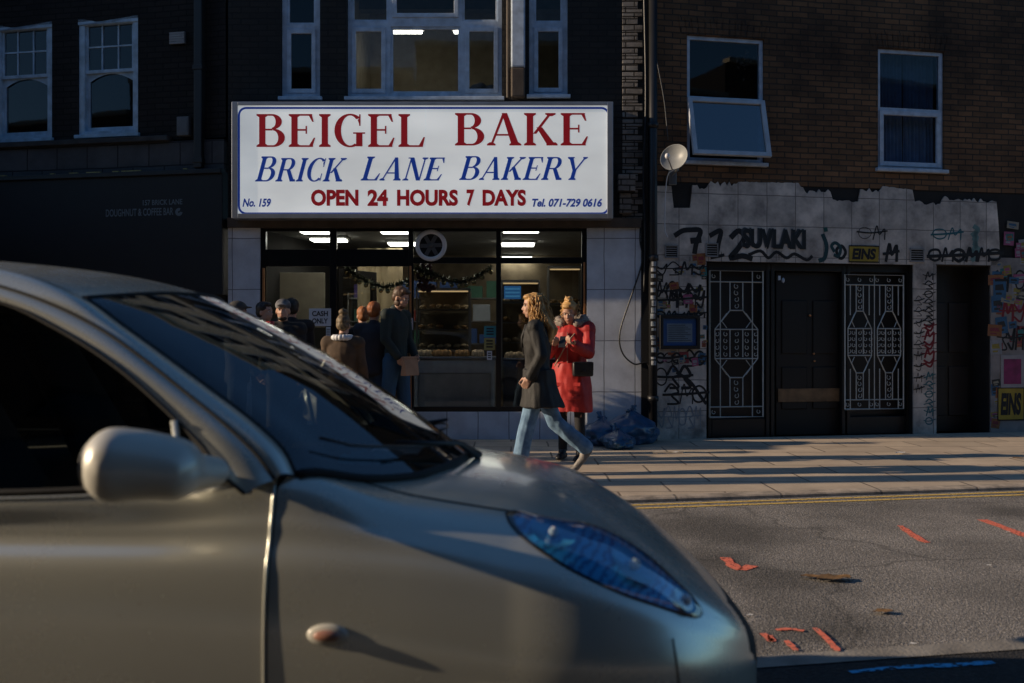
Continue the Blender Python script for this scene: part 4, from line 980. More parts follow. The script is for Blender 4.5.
# tag loops at the right
random.seed(31)
def scribble(px0, px1, py0, py1, n, w, m, seed, y=-.0145):
    random.seed(seed); strokes=[]; step=(px1-px0)/n
    for i in range(n):
        cx=px0+step*(i+.5); cy=(py0+py1)/2; h=(py1-py0)/2; k=random.randrange(4)
        j=lambda:random.uniform(-.25,.25)
        if k==0: s=[(cx-step*.5,cy-h*(.6+j())),(cx+step*.1,cy+h*.1),(cx+step*.5,cy-h*(.8+j())),(cx+step*.2,cy+h*.9),(cx-step*.4,cy+h*(.4+j()))]
        elif k==1: s=[(cx+step*.5*math.cos(a),cy+h*(.8+j()*.4)*math.sin(a)) for a in [q*PI/4 for q in range(9)]]
        elif k==2: s=[(cx-step*.4,cy+h),(cx-step*.1,cy-h),(cx+step*.1,cy+h*.2),(cx+step*.5,cy-h*(.7+j())),(cx+step*.5,cy+h)]
        else: s=[(cx-step*.5,cy-h*.2),(cx,cy-h),(cx+step*.5,cy-h*.2),(cx,cy+h*.1),(cx+step*.5,cy+h*.9),(cx-step*.3,cy+h)]
        strokes.append(s)
    strokes.append([(px0-2,(py0+py1)/2+random.uniform(-2,2)),((px0+px1)/2,(py0+py1)/2),(px1+3,(py0+py1)/2-2)])
    return graf(strokes, w, m, y=y)
scribble(928, 1000, 248, 262, 6, .032, M['spray'], 4); scribble(884, 896, 244, 262, 1, .03, M['spray'], 5)
scribble(654, 704, 262, 275, 4, .018, M['spray'], 6); scribble(655, 700, 282, 300, 4, .028, M['spray'], 7); scribble(658, 704, 290, 308, 5, .02, M['spray'], 17)
scribble(655, 690, 366, 388, 3, .028, M['spray'], 8); scribble(664, 706, 384, 404, 3, .022, M['spray'], 9); scribble(657, 700, 406, 428, 6, .012, mat('pale_spray',(.30,.33,.36),.7), 10, -.016)
graf([[(676,372),(690,382),(700,396),(706,404)]], .03, M['spray'])
REDS=mat('red_spray',(.22,.012,.02),.7); BLUS=mat('teal_blue_spray',(.02,.14,.17),.7)
for i in range(9): scribble(915, 921, 296+i*11, 305+i*11, 1, .014, M['spray'], 40+i)
for i in range(6): scribble(924, 932, 272+i*9, 280+i*9, 1, .012, M['spray'], 60+i)
for i in range(5): scribble(923, 933, 322+i*9, 331+i*9, 1, .022, REDS, 70+i)
for i in range(6): scribble(925, 932, 372+i*9, 380+i*9, 1, .012, BLUS, 80+i)
# yellow sprayed plates with black lettering
M['yelspray']=mat('yellow_plate',(.42,.30,.025),.6,var=.3)
for (a,b_,c,d) in ((849,246,879,262),(998,388,1024,420)):
    q=Rr(a,b_,c,d,-.02); bm=NB(); pts=[(q[0],q[2]+.01),(q[1]-.01,q[2]),(q[1],q[3]-.01),(q[0]+.01,q[3])]; sheet_extrude(bm, pts, -.0185, -.013)
    o=obj('yellow_tag_panel', bm, M['yelspray'], rb); ww=q[1]-q[0]; hh=q[3]-q[2]
    text_mesh('tag_lettering','EINS',M['spray'],o,q[0]+ww*.1,q[1]-ww*.1,q[2]+hh*.15,q[3]-hh*.15,-.0205,bold=.05,shear=.15)
    bm=NB(); ribbon(bm,[(q[0],q[2]),(q[1],q[2]),(q[1],q[3]),(q[0],q[3]),(q[0],q[2]),(q[1],q[2])],.018,-.021); obj('tag_outline', bm, M['spray'], o, recalc=False)
# painted pale blue figure-like blob kept as abstract drips
bm=NB(); random.seed(9)
for i in range(6): graf([[(973+random.uniform(-4,4),226+i*5),(978+random.uniform(-3,3),230+i*5),(970+random.uniform(0,6),236+i*5)]], .05, mat('mint_spray',(.16,.28,.27),.7) if i==0 else bpy.data.materials['mint_spray'])
scribble(655, 704, 311, 318, 5, .016, M['spray'], 101); scribble(656, 680, 352, 364, 3, .022, M['spray'], 102); scribble(684, 704, 350, 366, 2, .020, M['spray'], 103)
scribble(996, 1024, 268, 292, 3, .030, M['spray'], 104); scribble(1000, 1024, 300, 322, 2, .026, REDS, 105); scribble(998, 1022, 326, 350, 3, .024, M['spray'], 106)
scribble(932, 960, 228, 240, 2, .018, BLUS, 107); scribble(858, 884, 226, 240, 2, .014, M['spray'], 108)
# paint runs below the big tag
random.seed(55); bm=NB()
for i in range(22):
    a,z=Rp(random.choice((694,716,738,757,780,940,960,985))+random.uniform(-5,5), random.uniform(250,259)); L_=random.uniform(.04,.16)
    ribbon(bm,[(a,z),(a+.002,z-L_*.5),(a,z-L_)],.007,-.0185,taper=True)
obj('graffiti_drip', bm, M['spray'], rb, recalc=False)
# posters and stickers on the right column
ST=[mat('sticker_%s'%n,c,.6,var=.3,scale=12) for n,c in (('white',(.30,.31,.33)),('blue',(.03,.12,.24)),('red',(.24,.03,.04)),('yellow',(.30,.24,.04)),('black',(.02,.02,.02)),('teal',(.03,.18,.18)),('pink',(.35,.08,.18)),('cream',(.32,.29,.22)),('orange',(.3,.11,.03)))]
random.seed(77); cnt=0
def stickers(px0,px1,py0,py1,n,smin,smax,ytop=-.0125):
    global cnt
    for i in range(n):
        px=random.uniform(px0,px1); py=random.uniform(py0,py1); w_=random.uniform(smin,smax)/2; h_=w_*random.uniform(.5,1.3)
        q0_,zq=Rp(px,py); y=-.0132-.00035*(cnt%9); a=random.uniform(-.15,.15); ca,sa=math.cos(a),math.sin(a)
        bm=NB(); f=lambda u,v:(q0_+u*ca-v*sa, y, zq+u*sa+v*ca)
        k=random.randrange(len(ST)); poly(bm,[f(-w_,-h_),f(w_,-h_),f(w_,h_),f(-w_,h_)],0)
        y-=.0002; k2=(k+3)%len(ST); poly(bm,[f(-w_*.7,-h_*.2),f(w_*.7,-h_*.2),f(w_*.5,h_*.5),f(-w_*.7,h_*.4)],1); poly(bm,[f(-w_*.6,-h_*.7),f(w_*.3,-h_*.7),f(w_*.3,-h_*.45),f(-w_*.6,-h_*.45)],1)
        obj('sticker', bm, [ST[k],ST[k2]], rb, recalc=False); cnt+=1
stickers(654,704,256,312,26,.05,.13); stickers(654,658,312,360,8,.04,.08); stickers(701,705,312,352,5,.04,.07); stickers(656,704,350,372,12,.05,.13)
stickers(994,1024,262,350,30,.08,.26); stickers(992,1000,350,425,8,.06,.14); stickers(1003,1024,225,262,8,.08,.2)
q=Rr(655,244,665,262); 
# pink poster
q=Rr(1001,355,1024,388,-.02); bm=NB(); box(bm,q[0],q[1],-.0195,-.017,q[2],q[3]); po=obj('poster', bm, mat('poster_white',(.34,.33,.35),.6), rb); po['label']='pink and white poster'
bm=NB(); ww=q[1]-q[0]; hh=q[3]-q[2]; poly(bm,[(q[0]+ww*.12,-.0205,q[2]+hh*.12),(q[1]-ww*.12,-.0205,q[2]+hh*.12),(q[1]-ww*.12,-.0205,q[3]-hh*.12),(q[0]+ww*.12,-.0205,q[3]-hh*.12)]); obj('poster_print', bm, mat('magenta',(.30,.02,.13),.6,var=.5,scale=9), po)
# satellite dish on its bracket
c=Rp(676,160,-.38); pos=rb.matrix_basis if False else None
cx=RX+c[0]*math.cos(PH)+.38*math.sin(PH); cy=WY+c[0]*math.sin(PH)-.38*math.cos(PH)
sdh=empty('satellite_dish',(cx,cy,c[1]),0,'grey satellite dish on a bracket below the open brick wall window','satellite dish')
rot=Vector((-.45,-.80,.30)).to_track_quat('Z','Y').to_matrix().to_4x4()
R_=.175; bm=NB(); lathe(bm,[(R_*k/10,.45*(R_*k/10)**2/R_*1.0) for k in range(11)]+[(R_*1.02,.45*R_+.004),(R_,.45*R_-.012)]+[(R_*k/10,.45*(R_*k/10)**2/R_-.012) for k in range(9,-1,-1)],28,Matrix.Diagonal((1,1.1,1,1)) if False else rot)
obj('dish',bm,mat('dish_grey',(.30,.31,.31),.45,var=.25),sdh,True)
bm=NB(); a_=rot@Vector((0,-R_*1.0,.08)); b_=rot@Vector((0,-.10,.30)); tube(bm,[a_,b_],.010,6); obj('feed_arm',bm,M['steel'],sdh)
bm=NB(); ball(bm,b_,(.028,.028,.035)); tube(bm,[b_,b_+(rot@Vector((0,.03,-.05)))],.02,8); obj('receiver',bm,M['white'],sdh,True)
bm=NB(); tube(bm,[rot@Vector((0,0,-.012)),(.02,.03,-.12),(-.0,.30,-.14)],.016,8); box(bm,-.04,.06,.32,.345,-.26,-.02,.004); obj('bracket',bm,M['steel'],sdh)
bm=NB(); tube(bm, crom([(0,.1,-.1),(-.08,.22,-.2),(-.10,.26,-.8),(-.06,.27,-.95)],20),.007,5); obj('lead',bm,M['white'],sdh,True)
# thin hanging wire on the brick wall
bm=NB(); pts=[]
for px,py in ((648,-40),(651,10),(656,55),(664,100),(668,140)):
    s_,z=Rp(px,py,-.03); pts.append((RX+s_*math.cos(PH)+.03*math.sin(PH),WY+s_*math.sin(PH)-.03*math.cos(PH),z))
tube(bm,crom(pts,30),.006,5); tag(obj('hanging_wire',bm,mat('pale_wire',(.12,.12,.12),.6),None,True),'thin pale wire hanging down the brick wall to the satellite dish','wire')

# ------------------------------------------------------------------ left building (recedes to the left)
LX = xl-.01
lb = empty('coffee_bar_building', (LX, WY, 0), -PH, 'dark brick building with old blue sash windows above a black coffee bar front', 'building')
def Lp(px, py, dy=0):
    k=(px-512)/FPX; c,s=math.cos(PH),math.sin(PH)      # point = (LX + q*c + dy*s, WY - q*s + dy*c)
    q=(k*(WY+dy*c)-LX-dy*s)/(c+k*s); Y=WY-q*s+dy*c
    return q, CAMH-(py-341.5)/FPX*Y
def Lr(px0,py0,px1,py1,dy=0):
    a=Lp(px0,(py0+py1)/2,dy); b=Lp(px1,(py0+py1)/2,dy); mx=(px0+px1)/2
    return a[0], b[0], Lp(mx,py1,dy)[1], Lp(mx,py0,dy)[1]
M['lbrick']=brick_mat('darkened_brick',(.026,.022,.019),(.017,.014,.012),(.007,.007,.007),rough=.8,bump=.6,dirt=(.006,.006,.006),dirtamt=.6,spec=.25)  # facade darkness, partly vignetting, put into the brick and ledge base colours
M['stone']=brick_mat('grey_stone_band',(.085,.09,.095),(.065,.07,.075),(.02,.02,.022),bw=.45,bh=.30,ms=.01,rough=.85,bump=.4,dirt=(.03,.03,.035),dirtamt=.8,dscale=1.5)
LA=Lr(-6,26,52,139); LB=Lr(78,20,138,134)
zb=Lp(120,142)[1]; zb0=Lp(120,176)[1]
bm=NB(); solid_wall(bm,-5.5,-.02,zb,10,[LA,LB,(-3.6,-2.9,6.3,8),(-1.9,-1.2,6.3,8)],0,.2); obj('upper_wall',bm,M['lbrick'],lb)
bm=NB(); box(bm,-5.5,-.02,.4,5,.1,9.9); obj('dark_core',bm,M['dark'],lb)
bm=NB()
for a,b_ in ((-3.6,-2.9),(-1.9,-1.2)): poly(bm,[(a,.12,6.3),(b_,.12,6.3),(b_,.12,8),(a,.12,8)])
obj('upper_pane',bm,M['glassdark'],lb)
bm=NB(); box(bm,-5.5,-.02,-.05,.2,zb0,zb-.03,.004); obj('stone_band',bm,M['stone'],lb)
bm=NB(); box(bm,-5.5,Lp(172,142)[0],-.12,.1,zb-.029,zb+.04,.01); obj('ledge',bm,mat('darkened_stone',(.05,.05,.05),.8,var=.5),lb)
bm=NB(); box(bm,-5.5,-.02,-.10,.2,Lp(120,296)[1],zb0-.001,.006); obj('black_fascia',bm,mat('fascia_black',(.010,.010,.010),.6),lb)
bm=NB(); box(bm,-5.5,-.02,-.14,.0,zb0-.03,zb0+.03,.006); obj('fascia_trim',bm,M['black'],lb)
bm=NB(); solid_wall(bm,-5.5,-.02,PAVE-.02,Lp(120,296)[1],[(-5.2,-3.2,.5,2.0),(-2.9,-1.9,PAVE+.0,2.05),(-1.6,-.3,.5,2.0)],0,.15); obj('shopfront',bm,M['black'],lb)
bm=NB()
for a,b_,c in ((-5.2,-3.2,.5),(-2.9,-1.9,PAVE),(-1.6,-.3,.5)): poly(bm,[(a,.1,c),(b_,.1,c),(b_,.1,2.03),(a,.1,2.03)])
obj('shop_pane',bm,M['glassdark'],lb)
bm=NB(); random.seed(14); z=zb0+.032
for px0,px1 in ((4,12),(56,60),(75,83),(92,106),(118,124),(127,146),(188,192)): 
    a=Lp(px0,178)[0]; b_=Lp(px1,178)[0]; box(bm,a,b_,-.13,-.09,z,z+.012)
obj('trim_flecks',bm,mat('yellowish_fleck',(.40,.36,.12),.6,var=.5,scale=30),lb)  # short yellowish pieces along the upper edge of the fascia trim
def oldwin(Wd):
    x0,x1,z0,z1=Wd; o=empty('window'); o.parent=lb; zm=z0+(z1-z0)*.56; F=M['oldframe']; t=.085
    b=NB(); 
    for q in ((x0,x0+t,z0,z1),(x1-t,x1,z0,z1),(x0+t,x1-t,z0,z0+.05),(x0+t,x1-t,z1-.05,z1)): box(b,q[0],q[1],.02,.14,q[2],q[3],.004)
    box(b,x0-.03,x1+.03,-.05,.1,z0-.05,z0-.002,.006); obj('frame',b,F,o)
    b=NB(); w_=x1-x0-2*t
    for q in ((x0+t,x0+t+.035),(x1-t-.035,x1-t)): box(b,q[0],q[1],.05,.09,zm,z1-.05)
    for k in (1,2): xx=x0+t+w_*k/3; box(b,xx-.01,xx+.01,.055,.085,zm+.03,z1-.05)
    zz=(zm+z1)/2; box(b,x0+t+.035,x1-t-.035,.056,.084,zz-.01,zz+.01); box(b,x0+t,x1-t,.045,.095,zm-.02,zm+.025,.003)
    obj('upper_sash',b,F,o)
    b=NB(); 
    for q in ((x0+t,x0+t+.04),(x1-t-.04,x1-t)): box(b,q[0],q[1],.08,.12,z0+.05,zm-.021)
    box(b,x0+t+.04,x1-t-.04,.08,.12,z0+.05,z0+.11)
    # arched head of the lower sash
    n=12; cxm=(x0+x1)/2; hw=w_/2-.04
    for k in range(n):
        u0=-hw+2*hw*k/n; u1=-hw+2*hw*(k+1)/n; f=lambda u:zm-.03-.10*(u/hw)**2
        poly(b,[(cxm+u0,.079,f(u0)),(cxm+u1,.079,f(u1)),(cxm+u1,.079,zm-.02),(cxm+u0,.079,zm-.02)])
    obj('lower_sash',b,F,o)
    # scalloped head board
    b=NB(); pts=[(x0,z1)]+[(x0+(x1-x0)*k/16, z1+.0+.035*math.cos(k/16*2*PI)) for k in range(17)]+[(x1,z1-.04),(x0,z1-.04)]
    sheet_extrude(b,pts[1:],.0,.019); obj('head_board',b,F,o)
    b=NB(); poly(b,[(x0+t,.07,zm),(x1-t,.07,zm),(x1-t,.07,z1-.05),(x0+t,.07,z1-.05)]); poly(b,[(x0+t,.10,z0+.05),(x1-t,.10,z0+.05),(x1-t,.10,zm),(x0+t,.10,zm)]); obj('pane',b,M['glassdark'],o)
oldwin(LA); oldwin(LB)
q=Lr(170,32,185,44,-.03); bm=NB()
for k in range(5): z=q[2]+(q[3]-q[2])*k/5; box(bm,q[0],q[1],-.05,-.004,z,z+(q[3]-q[2])/6)
box(bm,q[0]+.004,q[1]-.004,-.03,-.004,q[2],q[3]); obj('wall_vent',bm,M['ventwhite'],lb)
q=Lr(178,117,190,136,-.05); bm=NB(); box(bm,q[0],q[1],-.09,-.004,q[2],q[3],.01); box(bm,q[0]+.02,q[1]-.02,-.095,-.091,q[2]+.03,q[3]-.03,.003); obj('junction_box',bm,mat('box_grey',(.13,.14,.15),.6),lb)
bm=NB(); a=Lp(199,90,-.08)[0]; box(bm,a-.055,a+.055,-.12,-.003,zb0+.05,9.8,.01); 
for z in (3.6,4.8): box(bm,a-.07,a+.07,-.13,-.002,z,z+.06,.006)
obj('downpipe',bm,M['black'],lb)
for s,a,b_,c,d in (('157 BRICK LANE',143,182.5,199.5,205),('DOUGHNUT & COFFEE BAR',106,173.5,208.5,216)):
    q=Lr(a,c,b_,d,-.1); text_mesh('fascia_lettering',s,mat('sign_grey_text',(.16,.20,.22),.5) if 'sign_grey_text' not in bpy.data.materials else bpy.data.materials['sign_grey_text'],lb,q[0],q[1],q[2],q[3],-.104,bold=.02)
q=Lr(175.5,208,182.5,216,-.1); bm=NB(); cx=(q[0]+q[1])/2; cz=(q[2]+q[3])/2; r=(q[3]-q[2])/2
ribbon(bm,[(cx+r*.62*math.cos(a),cz+r*.62*math.sin(a)) for a in [math.radians(60+k*15) for k in range(21)]],r*.75,-.104); obj('fascia_logo',bm,bpy.data.materials['sign_grey_text'],lb,recalc=False)
# unseen building added beyond the left edge to shade fronts and pavement
nb=empty('shade_building',(-8.4,WY,0),-PH,'unseen plain dark brick building added beyond the left edge to shade the fronts','building')
bm=NB(); solid_wall(bm,-9,-1.0,PAVE-.02,8.5,[(-8+i*1.9,-7+i*1.9,z,z+1.5) for i in range(4) for z in (.9,3.6,6.2)],-1.1,.2); box(bm,-9,-1.0,-.89,6,PAVE-.02,8.5); obj('wall',bm,M['lbrick'],nb)
bm=NB(); box(bm,-6,1.15,-1.98,-1.105,PAVE-.02,3.45,.02); obj('shade_block',bm,M['lbrick'],nb)  # added low block, shades the pavement along the wall
bm=NB(); box(bm,-6.05,1.2,-2.05,-1.11,3.452,3.55,.01); obj('shade_block_roof',bm,M['black'],nb)
bm=NB()
for i in range(4):
    for z in (.9,3.6,6.2): poly(bm,[(-8+i*1.9,-.98,z),(-7+i*1.9,-.98,z),(-7+i*1.9,-.98,z+1.5),(-8+i*1.9,-.62,z+1.5)])
obj('window_pane',bm,M['glassdark'],nb)
# row of buildings behind the camera side (seen as reflections)
for i,(x0,x1,h,mm,l) in enumerate(((-34,-22,9.5,'brick','brown brick house across the street, first of the row'),(-21.9,-12,10.6,'lbrick','dark brick house across the street, second of the row'),(-11.9,-3,9.4,'brick','brown brick house across the street, third of the row'),(-2.9,5.5,10.2,'lbrick','dark brick house across the street, fourth of the row'),(5.6,15,9.6,'brick','brown brick house across the street, fifth of the row'),(15.1,30,10.8,'brick','tall brown brick house across the street, last of the row'))):
    h_=empty('terraced_house',((x0+x1)/2,-4.2,0),PI,l,'house','houses across the street'); w2=(x1-x0)/2
    hl=[(-w2+.8+k*2.1,-w2+1.9+k*2.1,z,z+1.5) for k in range(int((x1-x0-1)/2.1)) for z in (.8,3.4,5.6) if z+1.7<h]
    bm=NB(); solid_wall(bm,-w2,w2,0,h,hl,0,.15); obj('wall',bm,M[mm],h_)
    bm=NB()
    for (a,b_,c,d) in hl: poly(bm,[(a,.12,c),(b_,.12,c),(b_,.12,d),(a,.12,d)])
    obj('window_pane',bm,M['glassdark'],h_)
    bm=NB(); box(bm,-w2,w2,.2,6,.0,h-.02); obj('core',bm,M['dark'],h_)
    bm=NB(); box(bm,-w2-.02,w2+.02,-.12,.3,h,h+.16,.01); obj('cornice',bm,M['cream'],h_)
# ------------------------------------------------------------------ small rounded hatchback, nose to the right; ly = distance from its centre line (near side positive)
CY = 3.02
car = empty('parked_car', (0, CY, 0), 0, 'champagne grey rounded small hatchback parked in front, nose to the right', 'car')
def paint():
    m, nt, b = new_mat('car_paint'); N=nt.nodes; L=nt.links
    tc=N.new('ShaderNodeTexCoord'); n=N.new('ShaderNodeTexNoise'); n.inputs['Scale'].default_value=3; n.inputs['Detail'].default_value=9; n.inputs['Roughness'].default_value=.7
    L.new(tc.outputs['Object'],n.inputs['Vector'])
    mx=N.new('ShaderNodeMix'); mx.data_type='RGBA'; mx.inputs[6].default_value=(.80,.80,.70,1); mx.inputs[7].default_value=(.66,.66,.57,1)
    L.new(n.outputs['Fac'],mx.inputs[0])
    # dust and spots
    v=N.new('ShaderNodeTexNoise'); v.inputs['Scale'].default_value=38; v.inputs['Detail'].default_value=3; L.new(tc.outputs['Object'],v.inputs['Vector'])
    r=N.new('ShaderNodeMapRange'); r.inputs[1].default_value=.70; r.inputs[2].default_value=.76; r.inputs[4].default_value=.55; L.new(v.outputs['Fac'],r.inputs[0])
    m2=N.new('ShaderNodeMix'); m2.data_type='RGBA'; m2.inputs[7].default_value=(.62,.58,.50,1); L.new(r.outputs[0],m2.inputs[0]); L.new(mx.outputs[2],m2.inputs[6])
    L.new(m2.outputs[2],b.inputs['Base Color'])
    r2=N.new('ShaderNodeMapRange'); r2.inputs[3].default_value=.20; r2.inputs[4].default_value=.34; L.new(n.outputs['Fac'],r2.inputs[0]); L.new(r2.outputs[0],b.inputs['Roughness'])
    b.inputs['Metallic'].default_value=.55; b.inputs['Coat Weight'].default_value=.55; b.inputs['Coat Roughness'].default_value=.09
    return m
M['paint']=paint()
M['mirrorpaint']=mat('mirror_paint',(.70,.68,.60),.36,.2,var=.12,coat=.3)
M['seam']=mat('panel_gap',(.008,.008,.008),.8)
M['carglass']=glass_mat('car_side_glass',(.30,.33,.34),.01,.03)
M['screen']=glass_mat('windscreen_glass',(.40,.44,.44),.13,.015,.05)
M['interior']=mat('car_interior',(.045,.045,.048),.8)
M['chrome']=mat('chrome',(.7,.7,.72),.08,1,var=.05)
ST_=[ # x, 12 control points (ly,z) from the centre line of the bonnet down to the sill
(-2.95,[(0,.9),(.2,.9),(.4,.9),(.55,.9),(.64,.95),(.66,.88),(.67,.85),(.70,.80),(.72,.68),(.72,.5),(.70,.35),(.66,.22)]),
(-2.6,[(0,1),(.2,1),(.4,1),(.6,.98),(.735,.965),(.745,.88),(.755,.855),(.79,.80),(.80,.68),(.80,.5),(.79,.35),(.75,.2)]),
(-1.9,[(0,1),(.2,1),(.4,1),(.6,.98),(.783,.955),(.789,.885),(.797,.852),(.826,.80),(.838,.68),(.835,.5),(.82,.35),(.78,.2)]),
(-1.2,[(0,1),(.2,1),(.4,1),(.6,.98),(.785,.955),(.790,.885),(.797,.852),(.826,.80),(.838,.68),(.835,.5),(.82,.35),(.78,.2)]),
(-.85,[(0,1),(.25,1),(.45,.995),(.62,.985),(.765,.965),(.785,.885),(.794,.85),(.824,.795),(.837,.68),(.835,.5),(.82,.35),(.78,.2)]),
(-.5,[(0,1.0),(.25,1.0),(.45,.995),(.60,.99),(.715,.985),(.765,.90),(.784,.85),(.815,.785),(.834,.67),(.832,.5),(.818,.35),(.78,.2)]),
(-.25,[(0,.972),(.25,.967),(.45,.952),(.60,.93),(.70,.90),(.752,.855),(.775,.82),(.803,.765),(.831,.65),(.83,.5),(.816,.35),(.78,.2)]),
(0,[(0,.935),(.25,.93),(.45,.91),(.58,.885),(.68,.85),(.735,.81),(.765,.775),(.793,.72),(.825,.61),(.825,.5),(.81,.35),(.78,.2)]),
]
def hermite(vals, xs, x):
    n=len(xs)
    if x<=xs[0]: return vals[0]
    if x>=xs[-1]: return vals[-1]
    i=max(j for j in range(n-1) if xs[j]<=x); h=xs[i+1]-xs[i]; t=(x-xs[i])/h
    def sl(j):
        if j==0: return (vals[1]-vals[0])/(xs[1]-xs[0])
        if j==n-1: return (vals[-1]-vals[-2])/(xs[-1]-xs[-2])
        return (vals[j+1]-vals[j-1])/(xs[j+1]-xs[j-1])
    return (2*t**3-3*t*t+1)*vals[i]+(t**3-2*t*t+t)*h*sl(i)+(-2*t**3+3*t*t)*vals[i+1]+(t**3-t*t)*h*sl(i+1)
SXS=[s[0] for s in ST_]
A_NOSE=.695; Z0=.42
def S(x, v):
    """body surface: x along the car, v 0..11 from centre line to sill"""
    if x<=0: P=[(hermite([s[1][j][0] for s in ST_],SXS,x), hermite([s[1][j][1] for s in ST_],SXS,x)) for j in range(12)]
    else:
        t=min(x/A_NOSE,.99999); cw=(1-t**2.4)**(1/2.4); ch=(1-.25*t-.28*t*t)*(1-t**2.35)**(1/2.35); cb=(1-t**6)**(1/3)
        P=[(y*cw, Z0+(z-Z0)*(ch if z>Z0 else cb)) for y,z in ST_[-1][1]]
    i=min(int(v),10); f=v-i
    a=P[i-1] if i>0 else (-P[1][0],P[1][1]); b=P[i]; c=P[i+1]; d=P[i+2] if i<10 else (2*P[11][0]-P[10][0],2*P[11][1]-P[10][1])
    q=[.5*((2*b[k])+(c[k]-a[k])*f+(2*a[k]-5*b[k]+4*c[k]-d[k])*f*f+(3*b[k]-a[k]-3*c[k]+d[k])*f**3) for k in (0,1)]
    return q[0], q[1]
def XE(v):
    """rear edge of bonnet and wing: foot of the windscreen, then the door gap"""
    k=[(0,-.13),(1,-.165),(2,-.24),(3,-.37),(4,-.518),(4.35,-.536),(11,-.5375)]
    for (a,xa),(b,xb) in zip(k,k[1:]):
        if v<=b: t=(v-a)/(b-a); return xa+(xb-xa)*t
    return -.53
def P3(x, v, side=1): y,z=S(x,v); return Vector((x,-y*side,z))
# front shell
NU, NV = 84, 132
WHX, WHZ, WHR = -.06, .25, .285
def front_rows(side):
    rows=[]
    for j in range(NV+1):
        v=11*j/NV; xe=XE(v); r=[]
        for i in range(NU+1):
            u=i/NU; x = xe+(A_NOSE-xe)*math.sin(u*PI/2)**1.0 if True else 0
            r.append(P3(min(x,A_NOSE*.99999),v,side))
        rows.append(r)
    return rows
panels={'bonnet':NB(),'wing':NB(),'front_bumper':NB(),'lower_grille':NB()}
BUMPX=.37
def classify(c, v):
    y=abs(c.y)
    if c.x>.40 and y<.50 and .16<c.z<.36: return 'lower_grille'
    if c.x>.45 and y<.47-(abs(c.z-.51)*1.2) and .43<c.z<.60: return 'lower_grille'
    if (c.x>BUMPX+ (0.62-c.z)*.12 and c.z<.615): return 'front_bumper'
    if v<3.05 or (c.x>.2 and c.z>=.615 and v<4.2): return 'bonnet'
    return 'wing'
wings=[]
for side in (1,-1):
    rows=front_rows(side); cache={k:{} for k in panels}
    wbm=NB(); wc={}
    for j in range(NV):
        for i in range(NU):
            q=[rows[j][i],rows[j][i+1],rows[j+1][i+1],rows[j+1][i]]; c=sum(q,Vector())/4; v=11*(j+.5)/NV
            k=classify(c,v)
            if k=='wing' and (c.x-WHX)**2+(c.z-WHZ)**2<WHR**2: continue
            bm_,cc=(wbm,wc) if k=='wing' else (panels[k],cache[k])
            vs=[]
            for a,b in ((j,i),(j,i+1),(j+1,i+1),(j+1,i)):
                kk=(a,b)
                if kk not in cc: cc[kk]=bm_.verts.new(rows[a][b])
                vs.append(cc[kk])
            if side<0: vs=vs[::-1]
            try: bm_.faces.new(vs)
            except ValueError: pass
    wings.append(obj('wing',wbm,M['paint'],car,True,recalc=True))
for k,b in panels.items():
    bmesh.ops.remove_doubles(b,verts=b.verts,dist=1e-5)
    obj(k,b,M['seam'] if k=='lower_grille' else M['paint'],car,True)
# side doors and rear quarter
def side_panel(name, xa, xb, side, v0=4.0, m=None, arch=None):
    bm=NB(); nx=max(6,int(abs(xb-xa)/.03)); rows=[]
    for j in range(93):
        v=v0+(11-v0)*j/92; rows.append([P3(xa+(xb-xa)*i/nx, v, side) for i in range(nx+1)])
    V=grid(bm,rows)
    if arch:
        bmesh.ops.delete(bm,geom=[f for f in bm.faces if (f.calc_center_median().x-arch[0])**2+(f.calc_center_median().z-arch[1])**2<arch[2]**2],context='FACES')
    return obj(name,bm,m or M['paint'],car,True)
doors=[]
for side in (1,-1):
    doors.append(side_panel('door',-.541,-1.615,side)); side_panel('rear_door',-1.621,-2.25,side,arch=(-2.5,.29,.33)); side_panel('rear_quarter',-2.254,-2.95,side,arch=(-2.5,.29,.33))
# gaps: dark strip just behind each joint
def gapstrip(bm, pts, nrm_in=.006, w=.012):
    for s in (1,):
        pass
for side in (1,-1):
    for xg,va in ((-.537,4.0),(-1.618,4.0),(-2.252,4.0)):
        bm=NB(); grid(bm,[[P3(xg+dx,4+(11-4)*k/60,side)*1.0+Vector((0,.004*side,0)) for k in range(61)] for dx in (-.014,.014)])
        obj('panel_gap',bm,M['seam'],car,True)
for side in (1,-1):   # bonnet gap: thin dark line lying on the skin
    pts=[]; bm=NB()
    for k in range(40):
        x=-.36+.52*k/39; p=P3(x,3.05,side); pts.append(p+Vector((0,0,.0005)))
    tube(bm,pts,.0028,5); obj('bonnet_gap_line',bm,M['seam'],car,True)
# bumper joint
    pts=[]; bm=NB()
    for k in range(30):
        z=.615-.40*k/29; x=BUMPX+(.62-z)*.12
        vv=min((abs(S(x,4+7*q/200)[1]-z),4+7*q/200) for q in range(201))[1]; pts.append(P3(x,vv,side))
    tube(bm,pts,.0026,5); obj('bumper_gap_line',bm,M['seam'],car,True)
# bright edge of the door gap (rounded metal lip)
bm=NB()
tube(bm,[P3(-.5445,4.2+6.8*k/60,1)+Vector((0,-.0005,0)) for k in range(61)],.0035,6); obj('door_edge',bm,M['paint'],car,True)
